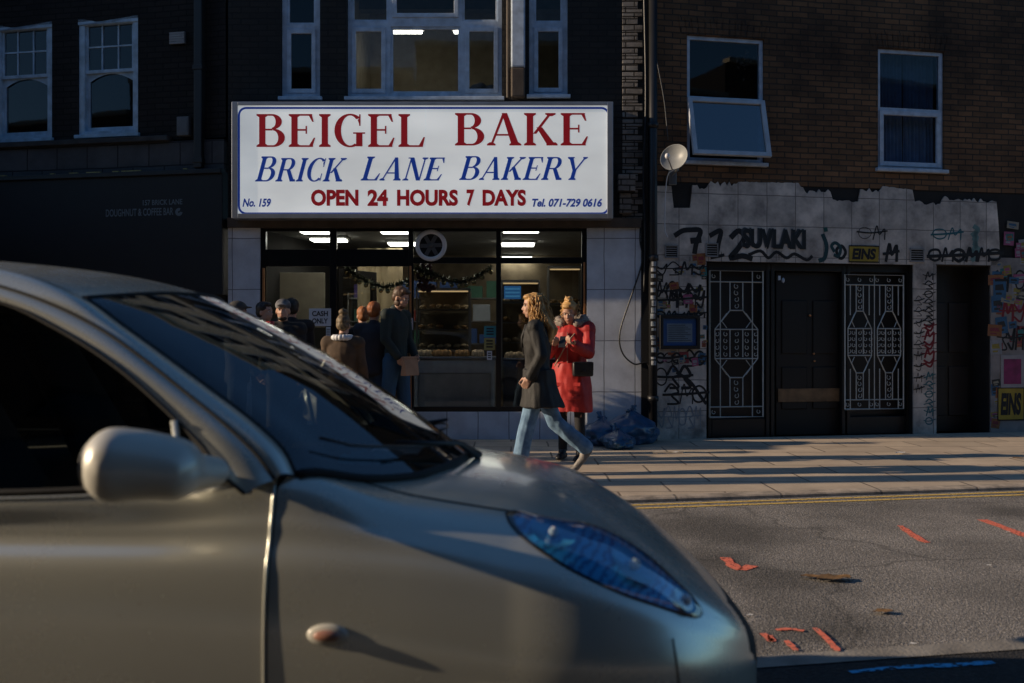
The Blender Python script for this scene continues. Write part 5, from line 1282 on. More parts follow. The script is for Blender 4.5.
# ---- greenhouse curves (near side), y stored positive
Wn=crom([(-.60,.785,.955),(-.66,.768,1.0),(-.72,.745,1.07),(-.91,.69,1.225),(-1.10,.645,1.335),(-1.27,.62,1.40),(-1.6,.60,1.452),(-2.1,.60,1.445),(-2.45,.64,1.36),(-2.66,.70,1.12),(-2.70,.735,.975)],160)
Sn=crom([(-.540,.752,.985),(-.60,.735,1.055),(-.74,.70,1.165),(-1.0,.635,1.338),(-1.27,.595,1.44),(-1.6,.57,1.487),(-2.1,.57,1.482),(-2.55,.61,1.38),(-2.82,.68,1.12),(-2.88,.70,.97)],160)
Rn=crom([(-.500,.713,.987),(-.535,.69,1.045),(-.62,.66,1.115),(-.78,.615,1.222),(-.945,.582,1.333),(-1.065,.565,1.412),(-1.27,.515,1.482),(-1.6,.485,1.515),(-2.1,.485,1.51),(-2.6,.52,1.40),(-2.9,.6,1.1),(-2.95,.62,.97)],160)
Wn,Sn,Rn=[resample(c,120) for c in (Wn,Sn,Rn)]
def fl(p,side): return Vector((p[0],-p[1]*side,p[2]))
def bulged(A,B,n,out,side):
    rows=[]
    for k in range(n+1):
        t=k/n; r=[]
        for a,b in zip(A,B):
            p=a.lerp(b,t)+Vector((0,out*math.sin(PI*t)*.8,out*math.sin(PI*t)*.8)); r.append(fl(p,side))
        rows.append(r)
    return rows
for side in (1,-1):
    bm=NB(); grid(bm,bulged(Wn,Sn,6,.006,side)); d=obj('door_window_frame',bm,M['paint'],car,True)
    bm=NB(); A=[p+Vector((0,.002,.003)) for p in Sn]; grid(bm,bulged(A,Rn,8,.014,side)); obj('roof_pillar',bm,M['paint'],car,True)
    bm=NB(); tube(bm,[fl(p+Vector((0,.001,.001)),side) for p in Sn],.0045,6); obj('frame_gap',bm,M['seam'],car,True)
    bm=NB(); tube(bm,[fl(p+Vector((0,.003,.004)),side) for p in Wn],.0045,6); obj('window_seal',bm,M['rubber'],car,True)
    # side glass down to the belt line
    bm=NB(); rows=[]; n=60
    def topz(x):
        for a,b in zip(Wn,Wn[1:]):
            if b.x<=x<=a.x: t=(a.x-x)/max(a.x-b.x,1e-6); return a.lerp(b,t)
        return Wn[-1]
    for i in range(n+1):
        x=-.61-(2.66-.61)*i/n; y0,z0_=S(x,4.05); tp_=topz(x); r=[]
        for k in range(9): t=k/8; r.append(Vector((x,-(y0*(1-t)+tp_.y*t-.010+.012*math.sin(PI*t))*side, z0_*(1-t)+tp_.z*t)))
        rows.append(r)
    grid(bm,rows); obj('side_window',bm,M['carglass'],car,True)
    bm=NB(); tube(bm,[fl((x,S(x,4.02)[0]+.002,S(x,4.02)[1]+.006),side) for x in [-.62-2.05*k/60 for k in range(61)]],.008,6); obj('belt_seal',bm,M['rubber'],car,True)
    bm=NB(); tube(bm,[fl((x,S(x,4.12)[0]+.003,S(x,4.12)[1]),side) for x in [-.60-2.0*k/60 for k in range(61)]],.0035,6); obj('belt_lip',bm,M['paint'],car,True)
    # black corner triangle that carries the mirror
    bm=NB(); n=14; rows=[]
    for i in range(n+1):
        x=-.585-.155*i/n; y0,z0_=S(min(x,-.60),4.0); tp_=topz(min(x,-.605)); r=[]
        for k in range(5): t=k/4; r.append(Vector((x,-(y0*(1-t)+tp_.y*t+.004)*side, (z0_-.006)*(1-t)+tp_.z*t)))
        rows.append(r)
    grid(bm,rows); obj('mirror_corner_panel',bm,mat('satin_black',(.02,.02,.021),.4) if 'satin_black' not in bpy.data.materials else bpy.data.materials['satin_black'],car,True)
    if True:
        y0,z0_=S(-.745,4.05); tq=topz(-.775); bm=NB(); tube(bm,[Vector((-.745,-(y0+.006)*side,z0_-.01)),Vector((-.775,-(tq.y+.006)*side,tq.z))],.009,6); obj('window_bar',bm,M['paint'],car,True)
    # divider between the side windows
    bm=NB(); grid(bm,[[Vector((x+ (1-t)*0,-(S(x,4.05)[0]*(1-t)+topz(x).y*t+.004)*side,S(x,4.05)[1]*(1-t)+topz(x).z*t)) for t in [k/8 for k in range(9)]] for x in (-1.56,-1.67)]); obj('door_pillar',bm,M['black'],car,True)
# roof
ia=min(range(len(Rn)),key=lambda i:abs(Rn[i].x+1.065)); Re=resample(Rn[ia:],50)
Rc=resample(crom([(-.93,0,1.440),(-1.12,0,1.490),(-1.35,0,1.522),(-1.7,0,1.545),(-2.2,0,1.53),(-2.7,0,1.42),(-2.98,0,.97)],100),50)
bm=NB(); rows=[]
for k in range(-24,25):
    s=k/24; r=[]
    for e,c in zip(Re,Rc):
        a=abs(s); f=a**2.1; x=c.x+(e.x-c.x)*(a**2); r.append(Vector((x,-(e.y*s),c.z+(e.z-c.z)*f)))
    rows.append(r)
grid(bm,rows); obj('roof',bm,M['paint'],car,True)
# windscreen
def wsP(s,t):
    """s -1..1 across, t 0..1 up"""
    a=abs(s); sg_=1 if s>=0 else -1
    v=4.0*a**.92; xb=XE(v); yb,zb_=S(xb,v); B=Vector((xb,yb,zb_))
    T0=Rc[0]; T1=Rn[ia]; T=Vector((T0.x+(T1.x-T0.x)*a**2, T1.y*a, T0.z+(T1.z-T0.z)*a**2.1))
    P=B.lerp(T,t); lin=Vector(B if False else (0,0,0))
    side=Rn[:ia+1]; sidep=resample(side,40)[min(40,int(round(t*40)))]
    q0=Vector((XE(4.0),*S(XE(4.0),4.0))).lerp(T1,t)
    P=P+(sidep-q0)*a**3
    P+=Vector((.020,0,.028))*math.sin(PI*t)*(1-a**2.2)
    return Vector((P.x,-P.y*sg_,P.z))
bm=NB(); grid(bm,[[wsP(k/30,t/30) for k in range(-30,31)] for t in range(31)]); ws=obj('windscreen',bm,M['screen'],car,True)
bm=NB(); tube(bm,[wsP(k/30,0)+Vector((.004,0,.004)) for k in range(-30,31)],.012,6); tube(bm,[wsP(-1,t/30) for t in range(31)],.006,6); tube(bm,[wsP(1,t/30) for t in range(31)],.006,6); tube(bm,[wsP(k/30,1) for k in range(-30,31)],.006,6)
obj('windscreen_seal',bm,M['rubber'],car,True)
bm=NB()   # dark band painted along the foot and edges of the glass
grid(bm,[[wsP(k/30,t)+Vector((-.003,0,-.004)) for k in range(-30,31)] for t in [0,.02,.045,.07]]); 
obj('screen_border',bm,M['blackmatt'],car,True)
# wipers
for s0,s1,t1 in ((.05,.85,.16),(-.75,.1,.15)):
    wp=empty('wiper'); wp.parent=car
    bm=NB(); pts=[wsP(s0+(s1-s0)*k/12,.035+t1*.5*math.sin(k/12*PI*.5))+Vector((.018,0,.022)) for k in range(13)]
    tube(bm,pts,.004,5); obj('wiper_blade',bm,M['black'],wp,True)
    bm=NB(); tube(bm,[wsP(s0-.02,-.02)+Vector((.02,0,.015)),wsP(s0+.1,.03)+Vector((.03,0,.035)),pts[7]+Vector((.008,0,.012))],[.014,.008,.005],6); obj('wiper_arm',bm,M['black'],wp,True)
# interior
it=bm=NB(); box(bm,-2.9,-.55,-.70,.70,.35,.90); box(bm,-.62,-.28,-.60,.60,.60,.935,.03)
obj('cabin_floor_and_dashboard',bm,M['interior'],car)
for yy in (.36,-.36):
    st=empty('front_seat',(-1.25,yy,.9)); st.parent=car
    bm=NB(); 
    for k in range(9): ball(bm,(-.10-.03*k,0,-.02+.055*k),(.075,.235-.012*k,.06))
    baked('seat_back',bm,.02,M['interior'],st)
    bm=NB(); ball(bm,(-.40,0,.50),(.055,.14,.085)); tube(bm,[(-.38,-.06,.4),(-.38,-.06,.5)],.008); tube(bm,[(-.38,.06,.4),(-.38,.06,.5)],.008); obj('headrest',bm,M['interior'],st,True)
bm=NB(); n=32; c=Vector((-.80,.36,.93)); pts=[c+Vector((.07*math.sin(a),.185*math.cos(a),.165*math.sin(a))) for a in [2*PI*k/n for k in range(n+1)]]; tube(bm,pts,.014,8,False); tube(bm,[c+Vector((0,-.18,0)),c+Vector((.05,0,-.01)),c+Vector((0,.18,0))],.013,6)
obj('steering_wheel',bm,M['interior'],car,True)
bm=NB(); box(bm,-.98,-.955,-.10,.10,1.335,1.385,.01); tube(bm,[(-.96,0,1.385),(-.97,0,1.43)],.006); obj('rear_view_mirror',bm,M['black'],car)
# door mirror
for side in (1,-1):
    mr=empty('door_mirror'); mr.parent=car
    bm=NB(); c=Vector((-.715,-.985*side,1.045))
    for k in range(7):
        t=k/6; ball(bm,c+Vector((-.085+.10*t,(-.03+.05*t)*side,.006-.014*t*t)),(.062,.085,.078-.012*t),20,14)
    for k in range(6):
        t=k/5; ball(bm,c+Vector((.015+.035*t,(.03+.14*t)*side,-.014-.020*t)),(.055-.014*t,.05-.008*t,.050-.014*t),12,8)
    baked('mirror_housing',bm,.009,M['mirrorpaint'],mr,8)
    bm=NB(); lathe(bm,[(0,0),(.048,0),(.052,.003)],24,Matrix.Translation(c+Vector((-.128,-.02*side,0.006)))@Matrix.Rotation(-PI/2,4,'Y')@Matrix.Diagonal((1,1.45,1,1))); obj('mirror_glass',bm,M['chrome'],mr,True)
# side repeater
for side in (1,-1):
    x=-.405; vv=min((abs(S(x,6+4*q/200)[1]-.655),6+4*q/200) for q in range(201))[1]; p=P3(x,vv,side)
    rp=empty('side_repeater',p); rp.parent=car
    bm=NB(); ball(bm,(0,0,0),(.046,.010,.024),20,12); obj('rim',bm,mat('repeater_rim',(.7,.68,.6),.3) if side>0 else bpy.data.materials['repeater_rim'],rp,True)
    bm=NB(); ball(bm,(0,-.009*side,0),(.030,.013,.013),20,12); obj('lens',bm,mat('repeater_lens',(.40,.20,.14),.12,coat=.5) if side>0 else bpy.data.materials['repeater_lens'],rp,True)
# headlights: outline given on the skin as (x, z) seen from the side
bvh_bm=NB()
for r in (front_rows(1),): grid(bvh_bm,r)
bvh_bm.normal_update(); bvh=BVHTree.FromBMesh(bvh_bm); camp=Vector((0,-CY,CAMH))
def on_skin(px,py,off=.004):
    d=Vector(((px-512)/FPX,1,-(py-341.5)/FPX)).normalized(); h=bvh.ray_cast(camp,d,10)
    if h[0] is None: return None
    n=h[1]; n=-n if n.dot(d)>0 else n
    return h[0],n
outline=[(507,514),(516,511.5),(534,515),(560,520),(586,524),(607,531),(628,542),(650,558),(672,578),(690,595),(700,609),(699,616),(690,617),(676,613),(655,606),(628,597),(600,585),(570,570),(543,553),(522,537),(510,523)]
ol=[tuple(v)[:2] for v in resample([v for v in crom([(a,b,0) for a,b in outline+[outline[0]]],160)],96)][:-1]
cxh=sum(p[0] for p in ol)/len(ol); cyh=sum(p[1] for p in ol)/len(ol)
# axis based grid so the lens stays smooth
def lamp_surface(bm,scale,off,rings=14,side=1,bul=0,sel=None):
    V=[]; 
    for k in range(rings+1):
        f=k/rings*scale; r=[]
        for (a,b) in ol:
            h=on_skin(cxh+(a-cxh)*f,cyh+(b-cyh)*f)
            p=h[0]+h[1]*(off+bul*(1-(k/rings)**2)); r.append(bm.verts.new((p.x,p.y*side,p.z)))
        V.append(r)
    n=len(ol)
    for k in range(rings):
        for i in range(n):
            q=[V[k][i],V[k][(i+1)%n],V[k+1][(i+1)%n],V[k+1][i]]
            if k==0: bmesh.ops.remove_doubles
            bm.faces.new(q)
    return V
M['lampdark']=None
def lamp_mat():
    m,nt,b=new_mat('sky_tinted_reflector'); N=nt.nodes; L=nt.links
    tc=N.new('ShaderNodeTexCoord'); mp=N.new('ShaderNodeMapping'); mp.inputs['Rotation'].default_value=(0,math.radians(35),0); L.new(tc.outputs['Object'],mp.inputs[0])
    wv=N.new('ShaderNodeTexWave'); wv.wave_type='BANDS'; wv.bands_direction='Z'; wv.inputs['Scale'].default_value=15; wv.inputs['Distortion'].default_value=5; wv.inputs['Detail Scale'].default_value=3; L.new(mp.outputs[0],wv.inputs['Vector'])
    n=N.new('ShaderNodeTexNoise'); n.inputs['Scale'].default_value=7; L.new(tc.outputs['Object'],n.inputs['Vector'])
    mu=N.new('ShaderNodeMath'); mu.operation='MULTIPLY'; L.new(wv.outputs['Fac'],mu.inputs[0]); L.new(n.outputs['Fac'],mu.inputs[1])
    cr=N.new('ShaderNodeValToRGB'); cr.color_ramp.elements[0].position=.12; cr.color_ramp.elements[0].color=(.06,.28,.56,1); cr.color_ramp.elements[1].position=.30; cr.color_ramp.elements[1].color=(.10,.62,1.0,1)  # blue sky reflection painted into the reflector colour in bands
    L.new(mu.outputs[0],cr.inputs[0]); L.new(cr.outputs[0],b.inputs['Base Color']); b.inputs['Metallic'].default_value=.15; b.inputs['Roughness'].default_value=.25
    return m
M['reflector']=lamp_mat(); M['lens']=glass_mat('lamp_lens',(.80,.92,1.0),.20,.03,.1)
M['skybowl']=mat('sky_tinted_bowl',(.12,.64,1.0),.12,.15,var=.35,scale=14)  # bowls coloured blue for the reflected sky as well
for side in (1,-1):
    hl=empty('headlight'); hl.parent=car
    bm=NB(); lamp_surface(bm,1.02,.0015,side=side); obj('housing',bm,M['seam'],hl,True,doubles=1e-5)
    bm=NB(); lamp_surface(bm,.94,.004,side=side); obj('reflector',bm,M['reflector'],hl,True,doubles=1e-5)
    bm=NB()
    for px,py,r in ((552,536,.058),(632,568,.064),(682,603,.036)):
        h=on_skin(px,py); p=h[0]+h[1]*-.016; q=h[1].to_track_quat('Z','Y').to_matrix()
        b2=NB(); lathe(b2,[(.0,.0185),(r*.25,.019),(r*.6,.0215),(r*.85,.0255),(r*.95,.027)],28,Matrix.Translation(p)@q.to_4x4())
        for f in b2.faces:
            pass
        me=bpy.data.meshes.new('t'); b2.to_mesh(me); b2.free(); 
        for v in me.vertices: v.co.y*=side
        bm.from_mesh(me); bpy.data.meshes.remove(me)
    obj('reflector_bowl',bm,M['skybowl'],hl,True,recalc=True)
    bm=NB()
    for px,py,r in ((552,536,.012),(632,568,.015),(682,603,.014)):
        h=on_skin(px,py); p=h[0]+h[1]*.013; ball(bm,(p.x,p.y*side,p.z),r,12,8)
    obj('bulb',bm,M['white'],hl,True)
    bm=NB(); lamp_surface(bm,1.0,.004,side=side,bul=.028); obj('lens',bm,M['lens'],hl,True,doubles=1e-5)
# wheels
for xw in (WHX,-2.49):
    for side in (1,-1):
        wl=empty('wheel',(xw,-.735*side,.29)); wl.parent=car; R=Matrix.Rotation(PI/2*side,4,'X')
        bm=NB(); lathe(bm,[(.18,-.08),(.24,-.085),(.27,-.075),(.288,-.05),(.29,0),(.288,.05),(.27,.075),(.24,.085),(.18,.08)],40,R); obj('tyre',bm,M['rubber'],wl,True)
        bm=NB(); lathe(bm,[(.0,.05),(.05,.055),(.07,.03),(.15,.045),(.17,.07),(.185,.075)],40,R)
        for k in range(7):
            a=k*2*PI/7; t0=R@Vector((.05*math.cos(a),.05*math.sin(a),.055)); t1=R@Vector((.165*math.cos(a),.165*math.sin(a),.068)); tube(bm,[t0,t1],[.02,.026],6)
        obj('rim',bm,M['steel'],wl,True)
    
for xw,r in ((WHX,WHR),(-2.5,.33)):
    zc=WHZ if xw==WHX else .29
    for side in (1,-1):
        bm=NB(); grid(bm,[[(xw+r*1.005*math.cos(a),-yy*side,zc+r*1.005*math.sin(a)) for a in [PI*k/28 for k in range(29)]] for yy in (.45,.80)])
        obj('wheel_housing',bm,M['blackmatt'],car,True)
for side in (1,-1):
    pts=[]; bm=NB()
    for k in range(41):
        a=PI*.02+PI*.96*k/40; x=WHX+WHR*math.cos(a); z=WHZ+WHR*math.sin(a)
        vv=min((abs(S(x,5+6*q/240)[1]-z),5+6*q/240) for q in range(241))[1]; pts.append(P3(x,vv,side)+Vector((0,.002*side,0)))
    tube(bm,pts,.011,8); obj('arch_lip',bm,M['paint'],car,True)
bm=NB(); box(bm,.655,.67,-.26,.26,.30,.41,.004)
obj('number_plate',bm,mat('plate_white',(.6,.6,.58),.4),car)
bm=NB(); 
rows=[]
for k in range(13):
    v=11*k/12; y,z=S(-2.95,v); rows.append([Vector((-2.95-.06*(1-f),y*s*f,z)) for s,f in ((-1,1),(-1,.5),(1,0),(1,.5),(1,1))])
grid(bm,rows); obj('tailgate',bm,M['paint'],car,True)
# small specks of dirt on the door

# door handles
for side in (1,-1):
    for xh in (-1.47,-2.16):
        vv=min((abs(S(xh,4+3*q/200)[1]-.87),4+3*q/200) for q in range(201))[1]; p=P3(xh,vv,side)
        bm=NB(); tube(bm,crom([p+Vector((-.09,0,0)),p+Vector((-.07,-.03*side,.005)),p+Vector((.07,-.03*side,.005)),p+Vector((.09,0,0))],12),.013,8); obj('door_handle',bm,M['paint'],doors[0] if side>0 else doors[1],True)
# things lying on the dashboard
bm=NB(); random.seed(4)
n=10; grid(bm,[[(-.50+.16*i/n+.01*math.sin(j),CY-.25+.34*j/n,.945+.02*abs(math.sin(i*1.1+j*.8))) for i in range(n+1)] for j in range(n+1)])
tag(obj('dashboard_cloth',bm,mat('teal_cloth',(.03,.28,.36),.8,var=.5,scale=12),None,True),'teal cloth lying on the car dashboard behind the windscreen','cloth')
bm=NB(); box(bm,-.46,-.30,CY+.14,CY+.36,.938,.944); tag(obj('dashboard_paper',bm,M['white']),'white paper lying on the car dashboard','paper')
# unseen low estate car, added beyond the left edge to shade the hatchback door
ec=empty('shade_car',(-5.6,2.92,0),0,'unseen dark blue estate car added beyond the left edge to shade the hatchback','car')
prof=[(-1.95,.28),(-2.02,.6),(-1.98,.95),(-1.85,1.55),(-1.6,1.66),(.55,1.68),(.95,1.60),(1.45,1.12),(1.85,1.02),(2.05,.75),(2.08,.35),(1.9,.24),(-1.8,.24)]
bm=NB(); V=[]
for y,k in ((-.90,.0),(-.96,.03),(-.96,.03),(.88,.03),(.88,.03),(.82,0)):
    V.append([bm.verts.new((x*(.97+k),y*1.0+(.10 if (z>1.1 and y<0) else -.10 if z>1.1 else 0),.30+(z-.30)*(.985+k*.5))) for x,z in prof])
for a_,b_ in zip(V,V[1:]):
    for i in range(len(prof)): 
        try: bm.faces.new((a_[i],a_[(i+1)%len(prof)],b_[(i+1)%len(prof)],b_[i]))
        except ValueError: pass
bm.faces.new(V[0]); bm.faces.new(V[-1][::-1]); bmesh.ops.triangulate(bm,faces=[f for f in bm.faces if len(f.verts)>4])
obj('body',bm,mat('navy_paint',(.02,.03,.06),.3,.3,coat=.5),ec)
for s in (-1,1):
    y=-.875 if s<0 else .795
    for xa,xb,nm in ((-1.75,-.75,'rear_side_window'),(-.68,.25,'side_window'),(.32,1.15,'front_side_window')):
        bm=NB(); poly(bm,[(xa,y+s*.0,1.08),(xb,y+s*.0,1.08),(min(xb,.92),y,1.52),(xa+.06,y,1.52)]); obj(nm,bm,M['glassdark'],ec)
    for xw in (-1.25,1.3):
        wl=empty('wheel',(xw,s*.80-.04,.32)); wl.parent=ec; R=Matrix.Rotation(PI/2*-s,4,'X')
        bm=NB(); lathe(bm,[(.2,-.08),(.30,-.08),(.32,-.04),(.32,.06),(.30,.09),(.2,.09)],32,R); obj('tyre',bm,M['rubber'],wl,True)
        bm=NB(); lathe(bm,[(0,.06),(.08,.06),(.18,.08),(.205,.092)],24,R); obj('rim',bm,M['steel'],wl,True)
    bm=NB(); ball(bm,(1.98,s*.62-.04,.72),(.10,.16,.08),16,10); obj('headlight',bm,M['white'],ec,True)
# ------------------------------------------------------------------ people. local frame: +x is where the person faces, +y is the person's left
def seg(bm,a,b,ra,rb,n=6,fl=1):
    a,b=Vector(a),Vector(b)
    for k in range(n+1):
        t=k/n; r=ra+(rb-ra)*t; ball(bm,a.lerp(b,t),r,12,8)
def capsule(bm,a,b,ra,rb):
    a,b=Vector(a),Vector(b); ball(bm,a,ra,12,8); ball(bm,b,rb,12,8)
    if (b-a).length>1e-4: tube(bm,[a,b],[ra,rb],12)
def loft(bm,rings,seg_=24):
    """closed solid through elliptical rings (centre, rx, ry)"""
    V=[]
    for c,rx,ry in rings:
        c=Vector(c); V.append([bm.verts.new(c+Vector((rx*math.cos(2*PI*k/seg_),ry*math.sin(2*PI*k/seg_),0))) for k in range(seg_)])
    for i in range(len(V)-1):
        for k in range(seg_): bm.faces.new((V[i][k],V[i][(k+1)%seg_],V[i+1][(k+1)%seg_],V[i+1][k]))
    bm.faces.new(V[0][::-1]); bm.faces.new(V[-1])
SKIN=mat('skin',(.52,.30,.21),.55,var=.12); SKIN2=mat('skin_shaded',(.38,.22,.15),.55,var=.12)
def joints(p):
    """skeleton from a few angles (degrees); positive swings forward"""
    H=p.get('h',1.7); k=H/1.7; r=math.radians; J={}
    lean=r(p.get('lean',0)); hz=.90*k-p.get('drop',0)
    up=Vector((math.sin(lean),0,math.cos(lean))); J['pel']=Vector((0,0,hz)); J['chest']=J['pel']+up*.40*k; J['neck']=J['pel']+up*.56*k
    hd=r(p.get('nod',0))+lean; J['head']=J['neck']+Vector((math.sin(hd)+.10,0,math.cos(hd))).normalized()*.145*k; J['k']=k; J['up']=up
    for s,n in ((1,'L'),(-1,'R')):
        hp=J['pel']+Vector((0,.09*k*s,-.03)); th,kn=p.get('leg'+n,(0,0)); sp=r(p.get('splay',2))*s
        d=lambda a,o=0:Vector((math.sin(r(a)),math.sin(o),-math.cos(r(a)))).normalized()
        kneep=hp+d(th,sp)*.42*k; ank=kneep+d(th-kn,sp*.5)*.41*k; J['hip'+n],J['knee'+n],J['ank'+n]=hp,kneep,ank
        ft=r(p.get('foot'+n,0)); J['toe'+n]=ank+Vector((math.cos(ft),0,-math.sin(ft)))*.17*k+Vector((0,0,-.05*k)); J['heel'+n]=ank+Vector((-.05*math.cos(ft),0,-.055+.05*math.sin(ft)))*k
        sh=J['pel']+up*.505*k+Vector((0,.185*k*s,0)); a,e,out,inn=p.get('arm'+n,(5,12,8,0))
        el=sh+Vector((math.sin(r(a)),math.sin(r(out))*s,-math.cos(r(a)))).normalized()*.28*k
        fa=r(a+e); wr=el+Vector((math.sin(fa),-math.sin(r(inn))*s,-math.cos(fa))).normalized()*.245*k
        J['sh'+n],J['el'+n],J['wr'+n]=sh,el,wr
    return J
def hand(bm,w,d,side,k,curl=30,palm_n=None):
    """palm, four unequal bent fingers and a thumb leaving the side"""
    d=d.normalized(); n=(palm_n or Vector((0,-side,0))); n=(n-d*n.dot(d)).normalized(); s=d.cross(n).normalized()
    capsule(bm,w,w+d*.03*k,.024*k,.026*k)
    for q in (-.026,-.009,.009,.026): capsule(bm,w+d*.02*k+s*q*k*.8,w+d*.085*k+s*q*k,.014*k,.013*k)
    for q,l in zip((-.030,-.010,.010,.029),(.058,.074,.078,.068)):
        p=w+d*.088*k+s*q*k; a=math.radians(curl)
        for j,(ll,rr) in enumerate(((.45,.0098),(.32,.009),(.23,.008))):
            dd=(d*math.cos(a)+n*math.sin(a)); e=p+dd*l*ll*k; capsule(bm,p,e,rr*k,rr*.93*k); p=e; a+=math.radians(curl)
    p=w+d*.028*k-s*.026*k; q=p+(d*.6-s*.65+n*.35).normalized()*.042*k; capsule(bm,p,q,.013*k,.0115*k); e=q+(d*.9-s*.15+n*.5).normalized()*.030*k; capsule(bm,q,e,.011*k,.009*k)
def head(bm,J,yaw=0,nod=0,k=1):
    c=J['head']; R=Matrix.Rotation(math.radians(yaw),3,'Z')@Matrix.Rotation(math.radians(nod),3,'Y')
    T=lambda x,y,z:c+R@Vector((x,y,z))*k
    ball(bm,T(-.012,0,.045),(.094*k,.074*k,.088*k),24,18,R); ball(bm,T(.022,0,-.02),(.066*k,.058*k,.082*k),20,16,R)
    ball(bm,T(.040,0,-.078),(.034*k,.030*k,.024*k),14,10,R)
    for s in (1,-1):
        ball(bm,T(.052,.030*s,-.018),(.030*k,.024*k,.028*k),12,8,R); ball(bm,T(-.008,.074*s,.0),(.018*k,.010*k,.030*k),10,8,R)
        ball(bm,T(.070,.026*s,.036),(.018*k,.024*k,.010*k),10,8,R)
        ball(bm,T(.030,.038*s,-.055),(.035*k,.016*k,.022*k),10,8,R)
    capsule(bm,T(.078,0,.022),T(.098,0,-.012),.009*k,.012*k); ball(bm,T(.094,.010,-.016),.008*k,8,6); ball(bm,T(.094,-.010,-.016),.008*k,8,6)
    ball(bm,T(.082,0,-.043),(.014*k,.022*k,.007*k),12,8,R); ball(bm,T(.079,0,-.054),(.014*k,.020*k,.008*k),12,8,R)
    return T,R
def face_bits(o,T,R,k):
    bm=NB()
    for s in (1,-1): ball(bm,T(.0755,.029*s,.020),(.010*k,.014*k,.008*k),10,8,R)
    obj('eyes',bm,mat('eye_white',(.6,.58,.55),.3) if 'eye_white' not in bpy.data.materials else bpy.data.materials['eye_white'],o,True)
    bm=NB()
    for s in (1,-1):
        ball(bm,T(.0835,.029*s,.020),(.004*k,.006*k,.006*k),8,6,R); tube(bm,[T(.086,.014*s,.040),T(.087,.030*s,.044),T(.078,.046*s,.038)],.0032*k,5)
    obj('brows_and_pupils',bm,mat('eye_dark',(.03,.02,.015),.5) if 'eye_dark' not in bpy.data.materials else bpy.data.materials['eye_dark'],o,True)
    bm=NB(); tube(bm,[T(.090,-.018,-.049),T(.0965,0,-.047),T(.090,.018,-.049)],.003*k,5); obj('lips',bm,mat('lip',(.35,.10,.09),.5) if 'lip' not in bpy.data.materials else bpy.data.materials['lip'],o,True)
def folds(o,amp=.006,sc_=9,seed=0):
    me=o.data; NR=[v.vector.copy() for v in me.vertex_normals]; CO=[v.co.copy() for v in me.vertices]; out=[]
    for p,vn in zip(CO,NR):
        n=noise.noise(Vector((p.x*sc_,p.y*sc_,p.z*sc_*.45+seed)))+.5*noise.noise(Vector((p.x*sc_*2.3,p.y*sc_*2.3,p.z*sc_+seed)))
        out.extend(p+vn*n*amp)
    me.vertices.foreach_set('co',out)
